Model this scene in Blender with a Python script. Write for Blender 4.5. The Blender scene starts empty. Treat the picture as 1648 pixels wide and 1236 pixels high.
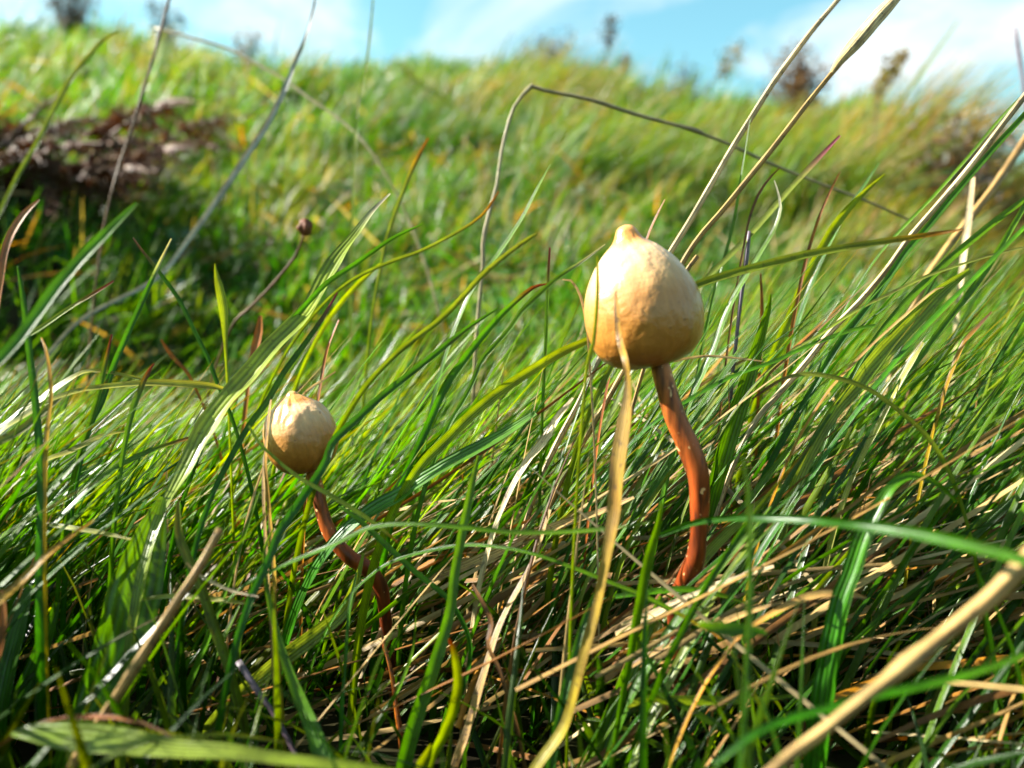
import bpy, math, random
import numpy as np
from mathutils import Vector, noise

random.seed(11)
rng = np.random.default_rng(11)
sc = bpy.context.scene
COL = sc.collection

# ------------------------------------------------------------------ camera, sky, sun, exposure
CAM_Z = 0.050
PITCH = math.radians(-5.0)
F = 1427.0                                   # focal length in pixels of the 1648 px wide photograph
cd = bpy.data.cameras.new('camera')
cd.sensor_width = 36.0
cd.lens = 36.0 * F / 1648.0
cd.clip_start = 0.004
cd.clip_end = 3000.0
cd.dof.use_dof = True
cd.dof.focus_distance = 0.107
cd.dof.aperture_fstop = 25.0
cam = bpy.data.objects.new('camera', cd)
COL.objects.link(cam)
cam.location = (0, 0, CAM_Z)
cam.rotation_euler = (math.radians(90) + PITCH, 0, 0)
sc.camera = cam

SUN = Vector((-0.80, 0.05, 0.58)).normalized()
sun_el = math.asin(SUN.z)
sun_az = math.atan2(SUN.x, SUN.y)
w = bpy.data.worlds.new('World')
sc.world = w
w.use_nodes = True
wn, wl = w.node_tree.nodes, w.node_tree.links
wn.clear()
out = wn.new('ShaderNodeOutputWorld')
bg = wn.new('ShaderNodeBackground')
bg.inputs['Strength'].default_value = 0.050
sky = wn.new('ShaderNodeTexSky')
sky.sky_type = 'NISHITA'
sky.sun_disc = False
sky.sun_elevation = sun_el
sky.sun_rotation = sun_az % (2 * math.pi)
sky.air_density = 1.0
sky.dust_density = 2.2
sky.ozone_density = 1.0
# thin bright cloud over the whole sky
tc = wn.new('ShaderNodeTexCoord')
sep = wn.new('ShaderNodeSeparateXYZ')
wl.new(tc.outputs['Generated'], sep.inputs[0])
zz = wn.new('ShaderNodeMath'); zz.operation = 'ADD'; zz.inputs[1].default_value = 0.22
wl.new(sep.outputs['Z'], zz.inputs[0])
dx = wn.new('ShaderNodeMath'); dx.operation = 'DIVIDE'
dy = wn.new('ShaderNodeMath'); dy.operation = 'DIVIDE'
wl.new(sep.outputs['X'], dx.inputs[0]); wl.new(zz.outputs[0], dx.inputs[1])
wl.new(sep.outputs['Y'], dy.inputs[0]); wl.new(zz.outputs[0], dy.inputs[1])
cmb = wn.new('ShaderNodeCombineXYZ')
wl.new(dx.outputs[0], cmb.inputs[0]); wl.new(dy.outputs[0], cmb.inputs[1])
n1 = wn.new('ShaderNodeTexNoise')
n1.inputs['Scale'].default_value = 1.7
n1.inputs['Detail'].default_value = 7
n1.inputs['Roughness'].default_value = 0.58
n1.inputs['Distortion'].default_value = 0.5
wl.new(cmb.outputs[0], n1.inputs['Vector'])
cr = wn.new('ShaderNodeValToRGB')
cr.color_ramp.elements[0].position = 0.47; cr.color_ramp.elements[0].color = (0, 0, 0, 1)
cr.color_ramp.elements[1].position = 0.66; cr.color_ramp.elements[1].color = (1, 1, 1, 1)
wl.new(n1.outputs['Fac'], cr.inputs['Fac'])
hs = wn.new('ShaderNodeMix'); hs.data_type = 'RGBA'; hs.blend_type = 'MULTIPLY'
hs.inputs[0].default_value = 1.0
wl.new(sky.outputs[0], hs.inputs[6])
hs.inputs[7].default_value = (0.82, 1.33, 1.13, 1)
mx = wn.new('ShaderNodeMix'); mx.data_type = 'RGBA'
mul = wn.new('ShaderNodeMath'); mul.operation = 'MULTIPLY'; mul.inputs[1].default_value = 0.85
wl.new(cr.outputs[0], mul.inputs[0])
wl.new(mul.outputs[0], mx.inputs[0])
wl.new(hs.outputs[2], mx.inputs[6])
mx.inputs[7].default_value = (5.5, 5.7, 5.65, 1)
wl.new(mx.outputs[2], bg.inputs['Color'])
wl.new(bg.outputs[0], out.inputs[0])

ld = bpy.data.lights.new('sun', 'SUN')
ld.energy = 5.0
ld.angle = math.radians(0.53)
ld.color = (1.0, 0.95, 0.86)
sun = bpy.data.objects.new('sun', ld)
COL.objects.link(sun)
sun.rotation_euler = (-SUN).to_track_quat('-Z', 'Y').to_euler()

sc.view_settings.view_transform = 'Standard'
sc.view_settings.look = 'None'
sc.view_settings.exposure = 2.22
sc.view_settings.gamma = 1.0
sc.render.engine = 'CYCLES'
sc.cycles.use_denoising = True
sc.cycles.max_bounces = 10
sc.cycles.diffuse_bounces = 4
sc.cycles.transmission_bounces = 6
sc.cycles.glossy_bounces = 3
sc.cycles.sample_clamp_indirect = 6.0

# ------------------------------------------------------------------ helpers
FW = Vector((0, math.cos(PITCH), math.sin(PITCH)))
UP = Vector((0, -math.sin(PITCH), math.cos(PITCH)))
CAMV = Vector((0, 0, CAM_Z))


def P(px, py, d):
    """photograph pixel and distance in mm -> place in the world"""
    d = d * 0.001
    return CAMV + d * (FW + Vector((1, 0, 0)) * ((px - 824) / F) + UP * ((618 - py) / F))


def project(v):
    v = v - np.array(CAMV)
    d = v @ np.array(FW)
    dd = np.where(np.abs(d) < 1e-5, 1e-5, d)
    return 824 + F * v[..., 0] / dd, 618 - F * (v @ np.array(UP)) / dd, d


def sines(x, y, s, seed):
    r = np.random.default_rng(seed)
    o = 0
    for k in range(6):
        a = r.uniform(0, 2 * math.pi); f = s * r.uniform(0.6, 1.7); p = r.uniform(0, 6.28)
        o = o + np.sin((np.cos(a) * x + np.sin(a) * y) * f + p)
    return o / 6 * 1.6


GR = np.array([-3.0, -0.5, 0.0, 0.10, 0.17, 0.22, 0.30, 0.45, 0.70, 1.10, 1.60, 2.20, 2.7, 3.5, 8.0, 60, 1500])
GZ = np.array([-0.4, -0.02, -0.002, 0.0, -0.002, 0.002, 0.015, 0.047, 0.118, 0.25, 0.40, 0.575, 0.64, 0.60, 0.1, -6, -40])
CP = [(-900, 25), (-300, 35), (0, 52), (200, 66), (400, 92), (600, 106), (800, 103), (950, 108), (1100, 150), (1250, 165),
      (1400, 165), (1500, 215), (1648, 300), (1900, 400), (2600, 470)]
_az, _k = [], []
for px, row in CP:
    v = FW + Vector((1, 0, 0)) * ((px - 824) / F) + UP * ((618 - row) / F)
    _az.append(math.atan2(v.x, v.y))
    _k.append((CAM_Z + 2.2 * v.z / math.hypot(v.x, v.y) - 0.035) / 0.575)
_az = [-math.pi, -1.7] + _az + [1.7, math.pi]
_k = [0.1, 0.25] + _k + [0.1, 0.1]


def ground(x, y):
    x = np.asarray(x, float); y = np.asarray(y, float)
    r = np.hypot(x, y)
    z = np.interp(r, GR, GZ)
    k = np.interp(np.arctan2(x, y), _az, _k)
    far = np.clip((r - 0.22) / 0.3, 0, 1)
    z = z * (1 + (k - 1) * far)
    amp = np.clip((r - 0.2) * 0.07, 0, 0.065)
    z = z + amp * (sines(x, y, 11, 3) * 0.5 + sines(x, y, 34, 4) * 0.3) * np.where(r > 4, 0, 1)
    # bank with the dead bracken on the left and the hollow in its shade
    z = z + 0.078 * np.exp(-((x + 0.285) / 0.08) ** 2 - ((y - 0.40) / 0.14) ** 2)
    z = z - 0.026 * np.exp(-((x + 0.08) / 0.12) ** 2 - ((y - 0.29) / 0.07) ** 2)
    z = z + 0.0012 * sines(x, y, 160, 5) * (r < 1)
    return z


def hit(px, row, dmax=3200):
    """distance in mm at which the ray through a pixel meets the ground"""
    for d in np.geomspace(120, dmax, 260):
        d = float(d)
        p = P(px, row, d)
        if p.z < float(ground(p.x, p.y)) + 0.004:
            return float(d)
    return float(dmax)


def prop(o, label=None, cat=None, group=None, kind=None):
    if label: o['label'] = label
    if cat: o['category'] = cat
    if group: o['group'] = group
    if kind: o['kind'] = kind
    return o


def link(name, me, parent=None):
    o = bpy.data.objects.new(name, me)
    COL.objects.link(o)
    if parent is not None: o.parent = parent
    return o


def empty(name, loc):
    o = bpy.data.objects.new(name, None)
    COL.objects.link(o)
    o.location = loc
    o.empty_display_size = 0.005
    return o


def set_attrs(me, tint, along=None, across=None):
    a = me.attributes.new('tint', 'FLOAT_VECTOR', 'POINT')
    a.data.foreach_set('vector', np.ascontiguousarray(tint, np.float32).ravel())
    if along is not None:
        a = me.attributes.new('along', 'FLOAT', 'POINT'); a.data.foreach_set('value', np.ascontiguousarray(along, np.float32).ravel())
        a = me.attributes.new('across', 'FLOAT', 'POINT'); a.data.foreach_set('value', np.ascontiguousarray(across, np.float32).ravel())


def mesh_np(name, verts, quads, mat, tint, along=None, across=None, smooth=True):
    me = bpy.data.meshes.new(name)
    nv, nq = len(verts), len(quads)
    me.vertices.add(nv)
    me.vertices.foreach_set('co', np.ascontiguousarray(verts, np.float32).ravel())
    me.loops.add(nq * 4)
    me.loops.foreach_set('vertex_index', np.ascontiguousarray(quads, np.int32).ravel())
    me.polygons.add(nq)
    me.polygons.foreach_set('loop_start', np.arange(0, nq * 4, 4, dtype=np.int32))
    if smooth:
        me.polygons.foreach_set('use_smooth', np.ones(nq, bool))
    me.update(calc_edges=True)
    set_attrs(me, tint, along, across)
    me.materials.append(mat)
    return me


# ------------------------------------------------------------------ materials
def new_mat(name):
    m = bpy.data.materials.new(name)
    m.use_nodes = True
    m.node_tree.nodes.clear()
    return m, m.node_tree.nodes, m.node_tree.links


def leaf_material(name, transl, rough, spec, vein, spots=0.0, boost=(1.6, 1.5, 0.5)):
    m, n, l = new_mat(name)
    o = n.new('ShaderNodeOutputMaterial')
    at = n.new('ShaderNodeAttribute'); at.attribute_name = 'tint'
    al = n.new('ShaderNodeAttribute'); al.attribute_name = 'along'
    ac = n.new('ShaderNodeAttribute'); ac.attribute_name = 'across'
    tcx = n.new('ShaderNodeTexCoord')
    no = n.new('ShaderNodeTexNoise'); no.inputs['Scale'].default_value = 380; no.inputs['Detail'].default_value = 3
    l.new(tcx.outputs['Object'], no.inputs['Vector'])
    mr = n.new('ShaderNodeMapRange'); mr.inputs[1].default_value = 0.3; mr.inputs[2].default_value = 0.7
    mr.inputs[3].default_value = 0.50; mr.inputs[4].default_value = 0.98
    l.new(no.outputs['Fac'], mr.inputs[0])
    # veins: ribs along the blade
    sn = n.new('ShaderNodeMath'); sn.operation = 'MULTIPLY'; sn.inputs[1].default_value = 34.0
    l.new(ac.outputs['Fac'], sn.inputs[0])
    si = n.new('ShaderNodeMath'); si.operation = 'SINE'; l.new(sn.outputs[0], si.inputs[0])
    vm = n.new('ShaderNodeMapRange'); vm.inputs[1].default_value = -1; vm.inputs[2].default_value = 1
    vm.inputs[3].default_value = 1 - vein; vm.inputs[4].default_value = 1 + vein
    l.new(si.outputs[0], vm.inputs[0])
    mm = n.new('ShaderNodeMath'); mm.operation = 'MULTIPLY'
    l.new(mr.outputs[0], mm.inputs[0]); l.new(vm.outputs[0], mm.inputs[1])
    sc1 = n.new('ShaderNodeVectorMath'); sc1.operation = 'SCALE'
    l.new(at.outputs['Vector'], sc1.inputs[0]); l.new(mm.outputs[0], sc1.inputs['Scale'])
    hsv = n.new('ShaderNodeHueSaturation'); hsv.inputs['Saturation'].default_value = 1.16; hsv.inputs['Value'].default_value = 0.76
    l.new(sc1.outputs[0], hsv.inputs['Color'])
    colout = hsv.outputs[0]
    if spots > 0:
        # brown streaks running along the blade
        cxs = n.new('ShaderNodeCombineXYZ')
        ka = n.new('ShaderNodeMath'); ka.operation = 'MULTIPLY'; ka.inputs[1].default_value = 3.2
        kb = n.new('ShaderNodeMath'); kb.operation = 'MULTIPLY'; kb.inputs[1].default_value = 7.0
        l.new(ac.outputs['Fac'], ka.inputs[0]); l.new(al.outputs['Fac'], kb.inputs[0])
        l.new(ka.outputs[0], cxs.inputs[0]); l.new(kb.outputs[0], cxs.inputs[1])
        oi = n.new('ShaderNodeObjectInfo'); om = n.new('ShaderNodeMath'); om.operation = 'MULTIPLY'; om.inputs[1].default_value = 37.0
        l.new(oi.outputs['Random'], om.inputs[0]); l.new(om.outputs[0], cxs.inputs[2])
        skn = n.new('ShaderNodeTexNoise'); skn.inputs['Scale'].default_value = 1.0; skn.inputs['Detail'].default_value = 4
        l.new(cxs.outputs[0], skn.inputs['Vector'])
        skr = n.new('ShaderNodeMapRange'); skr.inputs[1].default_value = 0.50; skr.inputs[2].default_value = 0.66; skr.inputs[4].default_value = min(0.75, spots * 1.3)
        l.new(skn.outputs['Fac'], skr.inputs[0])
        skm = n.new('ShaderNodeMix'); skm.data_type = 'RGBA'
        l.new(skr.outputs[0], skm.inputs[0]); l.new(colout, skm.inputs[6])
        dk = n.new('ShaderNodeVectorMath'); dk.operation = 'MULTIPLY'; dk.inputs[1].default_value = (0.45, 0.30, 0.20) if spots > 0.4 else (0.75, 0.75, 0.7)
        l.new(colout, dk.inputs[0]); l.new(dk.outputs[0], skm.inputs[7])
        colout = skm.outputs[2]
        sp = n.new('ShaderNodeTexNoise'); sp.inputs['Scale'].default_value = 1700; sp.inputs['Detail'].default_value = 1
        l.new(tcx.outputs['Object'], sp.inputs['Vector'])
        sr = n.new('ShaderNodeMapRange'); sr.inputs[1].default_value = 0.66; sr.inputs[2].default_value = 0.69
        sr.inputs[3].default_value = 0; sr.inputs[4].default_value = spots
        l.new(sp.outputs['Fac'], sr.inputs[0])
        mxs = n.new('ShaderNodeMix'); mxs.data_type = 'RGBA'
        l.new(sr.outputs[0], mxs.inputs[0]); l.new(colout, mxs.inputs[6]); mxs.inputs[7].default_value = (0.03, 0.012, 0.008, 1)
        colout = mxs.outputs[2]
    pr = n.new('ShaderNodeBsdfPrincipled')
    pr.inputs['Roughness'].default_value = rough
    pr.inputs['Specular IOR Level'].default_value = spec
    l.new(colout, pr.inputs['Base Color'])
    bp = n.new('ShaderNodeBump'); bp.inputs['Strength'].default_value = 0.5; bp.inputs['Distance'].default_value = 0.00006
    l.new(si.outputs[0], bp.inputs['Height'])
    l.new(bp.outputs[0], pr.inputs['Normal'])
    tb = n.new('ShaderNodeVectorMath'); tb.operation = 'MULTIPLY'; tb.inputs[1].default_value = boost
    l.new(colout, tb.inputs[0])
    tr = n.new('ShaderNodeBsdfTranslucent')
    l.new(tb.outputs[0], tr.inputs['Color'])
    ms = n.new('ShaderNodeMixShader'); ms.inputs[0].default_value = transl
    l.new(pr.outputs[0], ms.inputs[1]); l.new(tr.outputs[0], ms.inputs[2])
    l.new(ms.outputs[0], o.inputs[0])
    return m


M_LEAF = leaf_material('grass_leaf', 0.46, 0.27, 0.34, 0.16)
M_HERO = leaf_material('grass_leaf_ribbed', 0.38, 0.32, 0.45, 0.28, 0.35)
M_FILL = leaf_material('grass_leaf_fine', 0.45, 0.38, 0.5, 0.0)
M_STRAW = leaf_material('dry_grass', 0.18, 0.45, 0.45, 0.22, 0.55, (1.3, 1.1, 0.7))
M_DRYFILL = leaf_material('dry_grass_fine', 0.2, 0.5, 0.4, 0.0, 0.0, (1.3, 1.1, 0.7))
M_DEAD = leaf_material('dead_bracken', 0.15, 0.6, 0.35, 0.0, 0.3, (1.2, 1.0, 0.8))
M_SHRUB = leaf_material('shrub_leaf', 0.25, 0.55, 0.3, 0.0, 0.0, (1.2, 1.1, 0.7))


def soil_material():
    m, n, l = new_mat('soil')
    o = n.new('ShaderNodeOutputMaterial'); pr = n.new('ShaderNodeBsdfPrincipled')
    tcx = n.new('ShaderNodeTexCoord')
    a = n.new('ShaderNodeTexNoise'); a.inputs['Scale'].default_value = 60; a.inputs['Detail'].default_value = 8
    l.new(tcx.outputs['Object'], a.inputs['Vector'])
    r = n.new('ShaderNodeValToRGB')
    r.color_ramp.elements[0].position = 0.35; r.color_ramp.elements[0].color = (0.010, 0.008, 0.004, 1)
    r.color_ramp.elements[1].position = 0.7; r.color_ramp.elements[1].color = (0.035, 0.042, 0.014, 1)
    e = r.color_ramp.elements.new(0.52); e.color = (0.022, 0.020, 0.008, 1)
    l.new(a.outputs['Fac'], r.inputs[0]); l.new(r.outputs[0], pr.inputs['Base Color'])
    pr.inputs['Roughness'].default_value = 1.0
    pr.inputs['Specular IOR Level'].default_value = 0.05
    b = n.new('ShaderNodeBump'); b.inputs['Distance'].default_value = 0.0006
    l.new(a.outputs['Fac'], b.inputs['Height']); l.new(b.outputs[0], pr.inputs['Normal'])
    l.new(pr.outputs[0], o.inputs[0])
    return m


M_SOIL = soil_material()


def cap_material():
    m, n, l = new_mat('mushroom_cap')
    o = n.new('ShaderNodeOutputMaterial'); pr = n.new('ShaderNodeBsdfPrincipled')
    h = n.new('ShaderNodeAttribute'); h.attribute_name = 'along'
    tcx = n.new('ShaderNodeTexCoord')
    r = n.new('ShaderNodeValToRGB'); cr_ = r.color_ramp
    cr_.elements[0].position = 0.0; cr_.elements[0].color = (0.14, 0.05, 0.012, 1)  # dark rim paints in the shading at the cap's lower edge
    cr_.elements[1].position = 1.0; cr_.elements[1].color = (0.66, 0.33, 0.10, 1)
    for p_, c_ in ((0.10, (0.30, 0.105, 0.015)), (0.28, (0.38, 0.155, 0.028)), (0.48, (0.42, 0.195, 0.058)), (0.66, (0.60, 0.36, 0.17)), (0.80, (0.66, 0.42, 0.23)), (0.885, (0.56, 0.22, 0.05))):  # buff to orange umbo; sunlit top and shaded lower part painted into the stops
        e = cr_.elements.new(p_); e.color = c_ + (1,)
    a = n.new('ShaderNodeTexNoise'); a.inputs['Scale'].default_value = 260; a.inputs['Detail'].default_value = 5
    l.new(tcx.outputs['Object'], a.inputs['Vector'])
    sh = n.new('ShaderNodeMath'); sh.operation = 'MULTIPLY_ADD'; sh.inputs[1].default_value = 0.16; sh.inputs[2].default_value = -0.08
    l.new(a.outputs['Fac'], sh.inputs[0])
    ad = n.new('ShaderNodeMath'); ad.operation = 'ADD'
    l.new(h.outputs['Fac'], ad.inputs[0]); l.new(sh.outputs[0], ad.inputs[1])
    l.new(ad.outputs[0], r.inputs[0])
    # radial streaks
    st = n.new('ShaderNodeTexNoise'); st.inputs['Scale'].default_value = 1.0; st.inputs['Detail'].default_value = 4
    ac = n.new('ShaderNodeAttribute'); ac.attribute_name = 'across'
    cx = n.new('ShaderNodeCombineXYZ')
    m1 = n.new('ShaderNodeMath'); m1.operation = 'MULTIPLY'; m1.inputs[1].default_value = 60
    l.new(ac.outputs['Fac'], m1.inputs[0])
    m2 = n.new('ShaderNodeMath'); m2.operation = 'MULTIPLY'; m2.inputs[1].default_value = 7
    l.new(h.outputs['Fac'], m2.inputs[0])
    l.new(m1.outputs[0], cx.inputs[0]); l.new(m2.outputs[0], cx.inputs[1]); l.new(cx.outputs[0], st.inputs['Vector'])
    mr = n.new('ShaderNodeMapRange'); mr.inputs[1].default_value = 0.3; mr.inputs[2].default_value = 0.7; mr.inputs[3].default_value = 0.82; mr.inputs[4].default_value = 1.10
    l.new(st.outputs['Fac'], mr.inputs[0])
    sc1 = n.new('ShaderNodeVectorMath'); sc1.operation = 'SCALE'
    l.new(r.outputs[0], sc1.inputs[0]); l.new(mr.outputs[0], sc1.inputs['Scale'])
    # ochre stains and a few dark specks of dirt
    sn_ = n.new('ShaderNodeTexNoise'); sn_.inputs['Scale'].default_value = 150; sn_.inputs['Detail'].default_value = 6; sn_.inputs['Roughness'].default_value = 0.65
    l.new(tcx.outputs['Object'], sn_.inputs['Vector'])
    sr_ = n.new('ShaderNodeMapRange'); sr_.inputs[1].default_value = 0.5; sr_.inputs[2].default_value = 0.72; sr_.inputs[4].default_value = 0.55
    l.new(sn_.outputs['Fac'], sr_.inputs[0])
    x1 = n.new('ShaderNodeMix'); x1.data_type = 'RGBA'
    l.new(sr_.outputs[0], x1.inputs[0]); l.new(sc1.outputs[0], x1.inputs[6]); x1.inputs[7].default_value = (0.42, 0.18, 0.035, 1)
    dn_ = n.new('ShaderNodeTexNoise'); dn_.inputs['Scale'].default_value = 1500; dn_.inputs['Detail'].default_value = 1
    l.new(tcx.outputs['Object'], dn_.inputs['Vector'])
    dr_ = n.new('ShaderNodeMapRange'); dr_.inputs[1].default_value = 0.745; dr_.inputs[2].default_value = 0.77; dr_.inputs[4].default_value = 0.6
    l.new(dn_.outputs['Fac'], dr_.inputs[0])
    x2 = n.new('ShaderNodeMix'); x2.data_type = 'RGBA'
    l.new(dr_.outputs[0], x2.inputs[0]); l.new(x1.outputs[2], x2.inputs[6]); x2.inputs[7].default_value = (0.16, 0.07, 0.03, 1)
    l.new(x2.outputs[2], pr.inputs['Base Color'])
    pr.inputs['Roughness'].default_value = 0.30
    pr.inputs['Coat Weight'].default_value = 0.25
    pr.inputs['Coat Roughness'].default_value = 0.22
    pr.inputs['Specular IOR Level'].default_value = 0.4
    pr.inputs['Subsurface Weight'].default_value = 0.16
    pr.inputs['Subsurface Radius'].default_value = (1.0, 0.45, 0.12)
    pr.inputs['Subsurface Scale'].default_value = 0.0016
    b = n.new('ShaderNodeBump'); b.inputs['Distance'].default_value = 0.0004; b.inputs['Strength'].default_value = 0.7
    b2 = n.new('ShaderNodeTexNoise'); b2.inputs['Scale'].default_value = 700; b2.inputs['Detail'].default_value = 5
    l.new(tcx.outputs['Object'], b2.inputs['Vector'])
    l.new(b2.outputs['Fac'], b.inputs['Height']); l.new(b.outputs[0], pr.inputs['Normal'])
    l.new(pr.outputs[0], o.inputs[0])
    return m


def stipe_material():
    m, n, l = new_mat('mushroom_stem')
    o = n.new('ShaderNodeOutputMaterial'); pr = n.new('ShaderNodeBsdfPrincipled')
    at = n.new('ShaderNodeAttribute'); at.attribute_name = 'tint'
    tcx = n.new('ShaderNodeTexCoord')
    mp = n.new('ShaderNodeMapping'); mp.inputs['Scale'].default_value = (1, 1, 0.12)
    l.new(tcx.outputs['Object'], mp.inputs['Vector'])
    a = n.new('ShaderNodeTexNoise'); a.inputs['Scale'].default_value = 1000; a.inputs['Detail'].default_value = 4
    l.new(mp.outputs[0], a.inputs['Vector'])
    mr = n.new('ShaderNodeMapRange'); mr.inputs[1].default_value = 0.3; mr.inputs[2].default_value = 0.7; mr.inputs[1].default_value = 0.36; mr.inputs[2].default_value = 0.64; mr.inputs[3].default_value = 0.35; mr.inputs[4].default_value = 1.7
    l.new(a.outputs['Fac'], mr.inputs[0])
    s1 = n.new('ShaderNodeVectorMath'); s1.operation = 'SCALE'
    l.new(at.outputs['Vector'], s1.inputs[0]); l.new(mr.outputs[0], s1.inputs['Scale'])
    # dark fibres and pale flecks
    f = n.new('ShaderNodeTexNoise'); f.inputs['Scale'].default_value = 1500; f.inputs['Detail'].default_value = 2
    l.new(mp.outputs[0], f.inputs['Vector'])
    fr = n.new('ShaderNodeMapRange'); fr.inputs[1].default_value = 0.58; fr.inputs[2].default_value = 0.64; fr.inputs[4].default_value = 0.75
    l.new(f.outputs['Fac'], fr.inputs[0])
    mxs = n.new('ShaderNodeMix'); mxs.data_type = 'RGBA'
    l.new(fr.outputs[0], mxs.inputs[0]); l.new(s1.outputs[0], mxs.inputs[6]); mxs.inputs[7].default_value = (0.06, 0.015, 0.006, 1)
    p = n.new('ShaderNodeTexNoise'); p.inputs['Scale'].default_value = 1300; p.inputs['Detail'].default_value = 1
    l.new(tcx.outputs['Object'], p.inputs['Vector'])
    prr = n.new('ShaderNodeMapRange'); prr.inputs[1].default_value = 0.69; prr.inputs[2].default_value = 0.73; prr.inputs[4].default_value = 0.8
    l.new(p.outputs['Fac'], prr.inputs[0])
    mx2 = n.new('ShaderNodeMix'); mx2.data_type = 'RGBA'
    l.new(prr.outputs[0], mx2.inputs[0]); l.new(mxs.outputs[2], mx2.inputs[6]); mx2.inputs[7].default_value = (0.75, 0.45, 0.2, 1)
    l.new(mx2.outputs[2], pr.inputs['Base Color'])
    pr.inputs['Roughness'].default_value = 0.38
    pr.inputs['Specular IOR Level'].default_value = 0.3
    pr.inputs['Subsurface Weight'].default_value = 0.3
    pr.inputs['Subsurface Radius'].default_value = (1.0, 0.3, 0.08)
    pr.inputs['Subsurface Scale'].default_value = 0.0012
    b = n.new('ShaderNodeBump'); b.inputs['Distance'].default_value = 0.00012; b.inputs['Strength'].default_value = 0.6
    l.new(a.outputs['Fac'], b.inputs['Height']); l.new(b.outputs[0], pr.inputs['Normal'])
    l.new(pr.outputs[0], o.inputs[0])
    return m


M_CAP = cap_material()
M_STIPE = stipe_material()

# ------------------------------------------------------------------ ground sheet
def build_ground():
    rad = np.concatenate([np.linspace(0.004, 0.3, 60), np.geomspace(0.306, 4.0, 130), np.geomspace(4.3, 1500, 34)])
    na = 360
    # finer steps in front, coarser behind
    ang = np.linspace(0, 2 * math.pi, na, endpoint=False)
    R, A = np.meshgrid(rad, ang, indexing='ij')
    x = R * np.sin(A); y = R * np.cos(A)
    z = ground(x, y)
    v = np.stack([x, y, z], -1).reshape(-1, 3)
    nr = len(rad)
    i = np.arange(nr - 1)[:, None] * na; j = np.arange(na)[None, :]; j2 = (j + 1) % na
    q = np.stack([i + j, i + j2, i + na + j2, i + na + j], -1).reshape(-1, 4)
    v = np.vstack([v, [[0, 0, float(ground(0, 0))]]])
    me = mesh_np('ground', v, q[:, ::-1], M_SOIL, np.zeros((len(v), 3)))
    import bmesh
    bm = bmesh.new(); bm.from_mesh(me); bm.verts.ensure_lookup_table()
    c = len(v) - 1
    for k in range(na):
        bm.faces.new((bm.verts[c], bm.verts[(k + 1) % na], bm.verts[k]))
    bm.normal_update(); bm.to_mesh(me); bm.free()
    prop(link('ground', me), kind='structure')


build_ground()

# ------------------------------------------------------------------ fill grass, vectorised
GREENS = np.array([(0.068, 0.200, 0.007), (0.042, 0.140, 0.008), (0.120, 0.250, 0.008), (0.190, 0.290, 0.012),
                   (0.050, 0.170, 0.016), (0.095, 0.220, 0.008), (0.034, 0.110, 0.010), (0.24, 0.29, 0.02)])
DRYS = np.array([(0.56, 0.40, 0.19), (0.42, 0.26, 0.10), (0.66, 0.52, 0.30), (0.28, 0.13, 0.045), (0.50, 0.24, 0.06), (0.36, 0.22, 0.10)])


def blades(name, x, y, L, W, az, th0, bend, S, cols, tips, mat, fold=0.25, roll=None, zoff=0.0, curlpow=1.3, three=True, cull=None, tipstart=0.85):
    N = len(x)
    z = ground(x, y) + zoff
    t = np.linspace(0, 1, S + 1)
    th = th0[:, None] + bend[:, None] * t[None, :] ** curlpow
    wob = 0.10 * np.sin(t[None, :] * rng.uniform(2, 7, N)[:, None] + rng.uniform(0, 6.28, N)[:, None])
    azz = az[:, None] + wob
    T = np.stack([np.sin(th) * np.cos(azz), np.sin(th) * np.sin(azz), np.cos(th)], -1)
    step = (L / S)[:, None, None] * T
    pos = np.concatenate([np.zeros((N, 1, 3)), np.cumsum(0.5 * (step[:, 1:] + step[:, :-1]), 1)], 1)
    pos = pos + np.stack([x, y, z], -1)[:, None, :]
    keep = np.ones(N, bool)
    if cull is not None:
        keep = cull(pos)
    # never below the ground
    h = np.stack([-np.sin(azz), np.cos(azz), np.zeros_like(azz)], -1)
    nrm = np.cross(T, h)
    if roll is None:
        roll = rng.uniform(-1.4, 1.4, N)
    rl = roll[:, None] + rng.normal(0, 0.7, N)[:, None] * t[None, :]
    side = np.cos(rl)[..., None] * h + np.sin(rl)[..., None] * nrm
    nn = np.cross(T, side)
    prof = np.clip(0.75 + 0.5 * t, 0, 1) * (1 - t ** 2.6) + 0.02
    wd = (W[:, None] * prof[None, :])[..., None]
    if three:
        vs = np.stack([pos - side * wd * 0.5, pos + nn * wd * fold, pos + side * wd * 0.5], 2)
        C = 3
    else:
        vs = np.stack([pos - side * wd * 0.5, pos + side * wd * 0.5], 2)
        C = 2
    vs = vs[keep]; N = len(vs)
    cols = cols[keep]; tips = tips[keep]
    f = np.clip((t - tipstart) / (1 - tipstart + 1e-6), 0, 1)[None, :, None]
    tint = cols[:, None, :] * (1 - f) + tips[:, None, :] * f
    # pale sheath colour at the very root
    tint = np.repeat(tint[:, :, None, :], C, 2)
    base = (np.arange(N) * (S + 1) * C)[:, None, None]
    k = (np.arange(S) * C)[None, :, None]
    c = np.arange(C - 1)[None, None, :]
    a = base + k + c
    q = np.stack([a, a + 1, a + 1 + C, a + C], -1).reshape(-1, 4)
    along = np.broadcast_to(t[None, :, None], (N, S + 1, C))
    across = np.broadcast_to(np.linspace(-0.5, 0.5, C)[None, None, :], (N, S + 1, C))
    return vs.reshape(-1, 3), q, tint.reshape(-1, 3), along.reshape(-1), across.reshape(-1)


def merge_np(parts):
    V, Q, Tn, A, X = [], [], [], [], []
    o = 0
    for v, q, t, a, x in parts:
        V.append(v); Q.append(q + o); Tn.append(t); A.append(a); X.append(x); o += len(v)
    return np.vstack(V), np.vstack(Q), np.vstack(Tn), np.concatenate(A), np.concatenate(X)


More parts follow.
